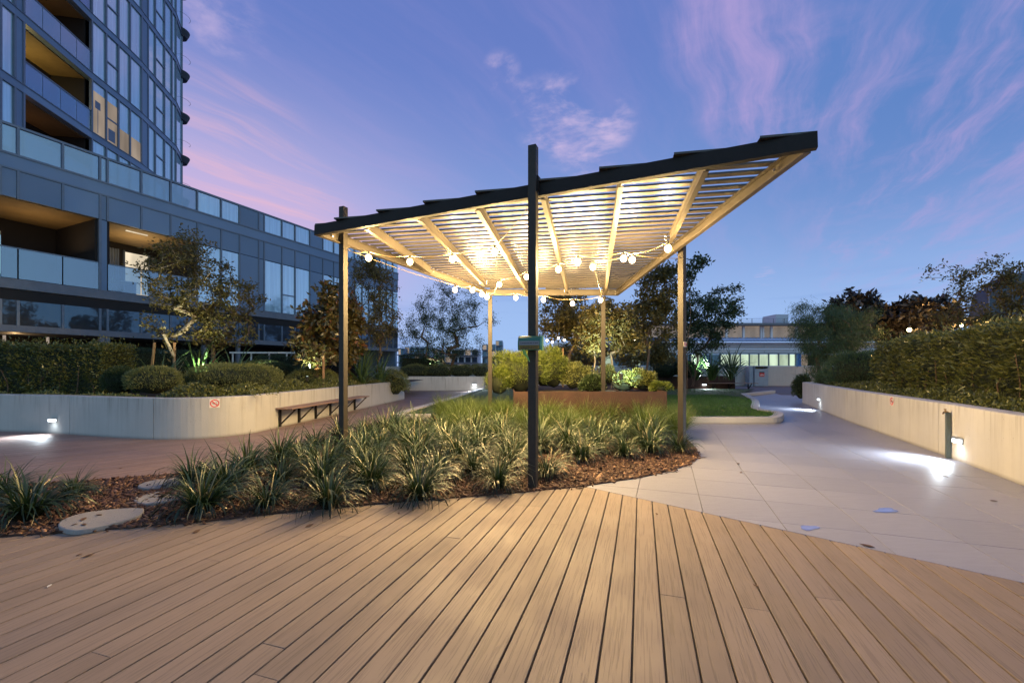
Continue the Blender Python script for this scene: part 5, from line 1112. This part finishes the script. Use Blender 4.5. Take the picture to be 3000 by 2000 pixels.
# floor lamp seen against the lit room
a, b = thit(268), thit(310); d_ = (b-a).normalized(); z_ = floors[2]
tbox(a.lerp(b, .25), a.lerp(b, .62), -.0, .004, z_+1.35, z_+1.75, 'lamp_shade_silhouette', M['frame']); tbox(a.lerp(b, .42), a.lerp(b, .46), .0, .004, z_+.1, z_+1.35, 'lamp_stand_silhouette', M['frame'])
a, b = thit(310), thit(346); tbox(a.lerp(b, .2), a.lerp(b, .75), .0, .004, z_+.1, z_+.75, 'armchair_silhouette', M['frame'])
# lit balcony of the tower
a, b = thit(68), thit(268); cc = a.lerp(b, .45); n_ = Vector((-(b-a).normalized().y, (b-a).normalized().x, 0))
lamp('POINT', tuple(cc+n_*1.5+Vector((0, 0, floors[2]+1.3))), 60, (1, .74, .25), 'balcony_light', shadow_soft_size=.15)
lamp('POINT', tuple(cc+n_*1.5+Vector((0, 0, floors[1]+1.3))), 8, (1, .55, .3), 'balcony_light', shadow_soft_size=.15); lamp('POINT', tuple(cc+n_*1.5+Vector((0, 0, floors[3]+1.3))), 12, (1, .6, .3), 'balcony_light', shadow_soft_size=.15)
tbox(a.lerp(b, .05), a.lerp(b, .30), 2.70, 2.78, floors[2]+.3, floors[2]+2.1, 'lit_window', M['litw']); tbox(a.lerp(b, .42), a.lerp(b, .62), 2.70, 2.78, floors[2]+.1, floors[2]+1.9, 'dim_curtained_window', M['litd'])
# round balconies on the far corner
for z in floors[1:]:
    c = Vector((-24.55, 31.0, z)); mb = MB(); mb.tube([c-Vector((0, 0, .45)), c-Vector((0, 0, .1)), c], [.45, .6, .62], 28); mb.build('round_balcony_slab', mat('shadowed soffit', (.05, .055, .07), .7), tw)
    mb = MB()
    ring_ = [c+Vector((.64*math.cos(a), .64*math.sin(a), 1.05)) for a in np.linspace(-1.9, 1.2, 16)]; mb.tube(ring_, .012, 4); mb.build('round_balcony_rail', M['frame'], tw)
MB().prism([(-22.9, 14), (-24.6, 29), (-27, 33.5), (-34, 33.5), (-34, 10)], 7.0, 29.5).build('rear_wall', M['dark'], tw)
# ---------------------------------------------------------------- far buildings
D = 46.0; fb = thing('office_building', 'long low office building with lit windows and a blue awning behind the terrace', 'building', (WX(2100, D), D, 0))
def far(x0, x1, y0, y1, name, m, dep=0.0, th=.3, Dd=D, par=None):
    xa, xb = WX(x0, Dd), WX(x1, Dd); za, zb = WZp(y1, Dd), WZp(y0, Dd); return MB().box(((xa+xb)/2, Dd+dep+th/2, (za+zb)/2), (xb-xa, th, zb-za)).build(name, m, par or fb)
far(1600, 2700, 948, 954, 'roof_edge', M['slab'], -.8, 9); far(1680, 2700, 955, 989, 'lit_plant_room', glow('plant room glow', (1.0, .78, .6), .5, pattern=True), .4, .3)
for k in range(12): far(1700, 2700, 957+k*2.7, 958.2+k*2.7, 'louvre_blade', M['louv'], .2, .15)
for x in (2232, 2237, 2262, 2336, 2420, 1990, 2060, 2130, 2180): far(x-3, x+3, 955, 989, 'louvre_post', M['cream'], .05, .2)
aw = MB(); 
for k in range(90):
    xa = WX(1700+k*11, D); aw.quad((xa, D-1.6, WZp(1001, D)), (xa+.32, D-1.6, WZp(1001, D)), (xa+.32, D+.2, WZp(988, D)), (xa, D+.2, WZp(988, D))); aw.quad((xa+.32, D-1.55, WZp(1001, D)-.03), (xa+.42, D-1.55, WZp(1001, D)-.03), (xa+.42, D+.2, WZp(988, D)-.03), (xa+.32, D+.2, WZp(988, D)-.03))
aw.build('awning', M['blueaw'], fb); far(1700, 2700, 1001, 1003, 'awning_gutter', M['frame'], -1.7, .15)
XP = (1620, 1728, 1836, 1944, 2045, 2137, 2239, 2345, 2450, 2560, 2670)
for x0, xn_ in zip(XP[:-1], XP[1:]):
    for (y0, y1) in ((1003.4, 1021), (1022, 1033.6)): far(x0+.5, xn_-.5, y0, y1, 'wall_panel', M['cream'], -.1, .3)
far(1600, 2700, 1034, 1037, 'window_head', M['frame'], -.15, .3); far(1600, 2700, 1071, 1110, 'lower_wall', M['cream'], 0, .3); far(1600, 2700, 1036, 1072, 'room_back', M['dark'], 3.2, .2)
wx = [(2143, 2168), (2170, 2194), (2197, 2222), (2225, 2251), (2254, 2280), (2283, 2310), (2313, 2330)]+[(1620+k*29, 1645+k*29) for k in range(18)]
for i, (x0, x1) in enumerate(wx):
    far(x0, x1, 1038, 1071, 'window', M['office'] if i < 6 or i % 3 == 0 else M['litd' if i == 6 else 'wind'], .1, .05)
    far(x1, x1+2.6, 1037, 1071, 'window_frame', M['frame'], -.05, .2)
far(2331, 2342, 1036, 1074, 'blue_column', M['blueaw'], -.3, .3); far(2344, 2368, 1038, 1071, 'window', M['litd'], .1, .05)
far(2306, 2345, 914, 948, 'rooftop_tank', M['white'], 2, 2.5)
for x in np.arange(2180, 2310, 32): far(x, x+1.2, 931, 948, 'railing_post', M['slab'], .6, .05)
for y in (931, 937, 942): far(2170, 2320, y, y+.8, 'railing_wire', M['slab'], .62, .03)
# right edge building
D2 = 30.; rb = thing('dark_building', 'dark building rising behind the trees at the right frame edge', 'building', (WX(2950, D2), D2, 0))
mb = MB(); pf_ = [(WX(2893, D2), WZp(900, D2)), (WX(2905, D2), WZp(855, D2)), (WX(2960, D2), WZp(812, D2)), (WX(3150, D2), WZp(760, D2)), (WX(3150, D2), 0), (WX(2893, D2), 0)]
mb.v = [(x, D2, z) for x, z in pf_]+[(x, D2+1.2, z) for x, z in pf_]; mb.f = [tuple(range(6)), tuple(reversed(range(6, 12)))]+[(i, (i+1) % 6, 6+(i+1) % 6, 6+i) for i in range(6)]; mb.build('wall', mat('dark slate cladding', (.035, .05, .08), .5), rb)
for k in range(6): far(2896+k*34, 2897+k*34, 830, 960, 'panel_joint', M['frame'], -.05, .06, D2, rb)
# city flats in the middle distance
def flats(label, x0, x1, ytop, Dd, rows, cols, m, ybase=1085):
    r = thing('apartment_block', label, 'building', (WX(x0, Dd), Dd, 0), 'distant apartment blocks'); far(x0, x1, ytop, ybase, 'wall', m, 0, 8, Dd, r)
    hh = (ybase-ytop)/rows; ww = (x1-x0)/cols
    for i in range(rows):
        far(x0-.5, x1+.5, ytop+hh*(i+.86), ytop+hh*(i+.97), 'balcony_slab', M['slab'], -.9, .9, Dd, r)
        for j in range(cols): far(x0+ww*(j+.12), x0+ww*(j+.88), ytop+hh*(i+.15), ytop+hh*(i+.84), 'window', M['wind'] if (i*3+j) % 5 else M['litd'], -.06, .05, Dd, r)
    return r
flats('white and blue flats with balconies right of the rear left post', 1413, 1452, 1008, 70, 4, 3, M['white']); flats('narrow taller white flats behind the feathery shrub', 1452, 1472, 997, 74, 5, 2, M['white'])
flats('pale flats glimpsed through the round far tree', 1185, 1260, 1015, 75, 3, 5, M['white']); flats('cream flats glimpsed behind the round far tree', 1265, 1400, 1022, 80, 3, 7, M['cream']); flats('small bluish flats just right of the podium end', 1167, 1182, 1020, 72, 3, 2, M['panel'])
# warm lit pavilion beyond the right hedge
DP = 24.; pv_ = thing('lit_pavilion', 'amber lit pavilion ceiling glimpsed over the right hedge', 'pavilion', (WX(2800, DP), DP, 0))
far(2560, 3060, 928, 935, 'roof_slab', M['soffit'], 0, 4, DP, pv_)
for x in (2590, 2760, 2900, 3040): far(x, x+4, 935, 1080, 'column', M['slab'], .3, .2, DP, pv_)
far(2775, 2950, 936, 944, 'ceiling_light', glow('amber ceiling light', (1, .66, .2), 3.0), -.1, .2, DP, pv_)
lamp('AREA', (WX(2850, DP), DP+1.5, WZp(990, DP)), 1500, (1, .62, .18), 'pavilion_light', rot=(math.pi, 0, 0), size=4)
def globe(px, py, D_, r, label, group, power=8, name='amber_lamp'):
    p = W(px, py, D_); root = thing(name, label, 'lamp', tuple(p), group); MB().sphere(p, r, 12, 8).build('bulb', M['bulb'], root, True); MB().tube([p+Vector((0, 0, r*.9)), p+Vector((0, 0, r*1.9))], r*.5, 8).build('socket', M['sock'], root); MB().tube([p+Vector((0, 0, r*1.9)), p+Vector((0, 0, r*1.9+.5))], r*.12, 4).build('cord', M['cable'], root)
    lamp('POINT', p, power, (1, .55, .16), 'lamp_light', shadow_soft_size=r)
globe(2664, 966, 15.5, .075, 'left and brighter of the two amber lamps above the hedge', 'amber lamps beyond the hedge', 90); globe(2712, 966, 16.5, .055, 'right and dimmer of the two amber lamps above the hedge', 'amber lamps beyond the hedge', 60); globe(2817, 952, 15, .06, 'amber lamp half sunk in the hedge top below the sparse tree', 'amber lamps beyond the hedge', 160)
for px, py, lb in ((1603, 997, 'brightest distant bulb right of the dispenser'), (1636, 990, 'upper of the twin distant bulbs behind the shrubs'), (1653, 996, 'distant bulb above the timber stake'), (1618, 1002, 'lower twin distant bulb beside the brightest one'), (1835, 995, 'left distant bulb right of the rear right post'), (1861, 997, 'right distant bulb right of the rear right post')):
    globe(px, py, 13.2, .035, lb, 'far string bulbs behind the garden', 4, 'hanging_bulb')
ORD = ['leftmost', 'second', 'third', 'fourth', 'fifth', 'sixth', 'seventh', 'eighth', 'ninth', 'tenth', 'eleventh', 'twelfth', 'thirteenth', 'fourteenth', 'fifteenth', 'sixteenth', 'seventeenth', 'eighteenth', 'nineteenth', 'twentieth']
def relabel(objs, zone, fmt):
    zs = {}
    for o in objs: zs.setdefault(zone(o), []).append(o)
    for z, l in zs.items():
        l.sort(key=lambda o: o['_k'])
        for i, o in enumerate(l): w_ = ORD[i] if i < 20 else 'right hand'; o['label'] = fmt.format(o=w_ if i == 0 else w_+' from left', z=z)
    for o in objs: del o['_k']
def setk(objs):
    for o in objs:
        v = o.matrix_basis.translation if o.location.length > .01 else Vector(o.data.vertices[0].co); o['_k'] = v.x/max(v.y, .1)
        o_pos[o.name] = Vector(v)
o_pos = {}
a_ = [o for o in bpy.data.objects if o.get('label') == 'strappy green grass tuft packed in the middle of the bed']; setk(a_)
def zt(o):
    v = o_pos[o.name]; px = v.x/v.y*F+1500; r = 'front part' if v.y < 5.3 else 'middle part' if v.y < 6.3 else 'rear part' if v.y < 7.3 else 'rearmost part'
    return r+' of bed, '+('left side' if px < 1000 else 'right of front post' if px > 1565 else 'left of front post' if px > 1290 else 'centre left')
relabel(a_, zt, 'strappy grass tuft, {o}, {z}')
a_ = [o for o in bpy.data.objects if o.get('label', '').startswith('soft fine yellow green')]; setk(a_)
relabel(a_, lambda o: ('near the kerb' if o_pos[o.name].x < -1 else 'by the rusty planter' if o_pos[o.name].x < 2.3 else 'by the right post')+(', front row' if o_pos[o.name].y < 8.3 else ', back row'), 'fine soft grass clump, {o}, {z}')
a_ = [o for o in bpy.data.objects if o.name.startswith('fallen_leaf')]; setk(a_)
relabel(a_, lambda o: 'stepping stone' if o_pos[o.name].z > .05 else 'path tiles' if (bn[0]*(o_pos[o.name].x-B0.x)+bn[1]*(o_pos[o.name].y-B0.y)) > 0 and o_pos[o.name].x > 0 else 'deck boards', 'small dry fallen leaf, {o} on the {z}')
print('boards', nb, 'tiles', len(tiles))
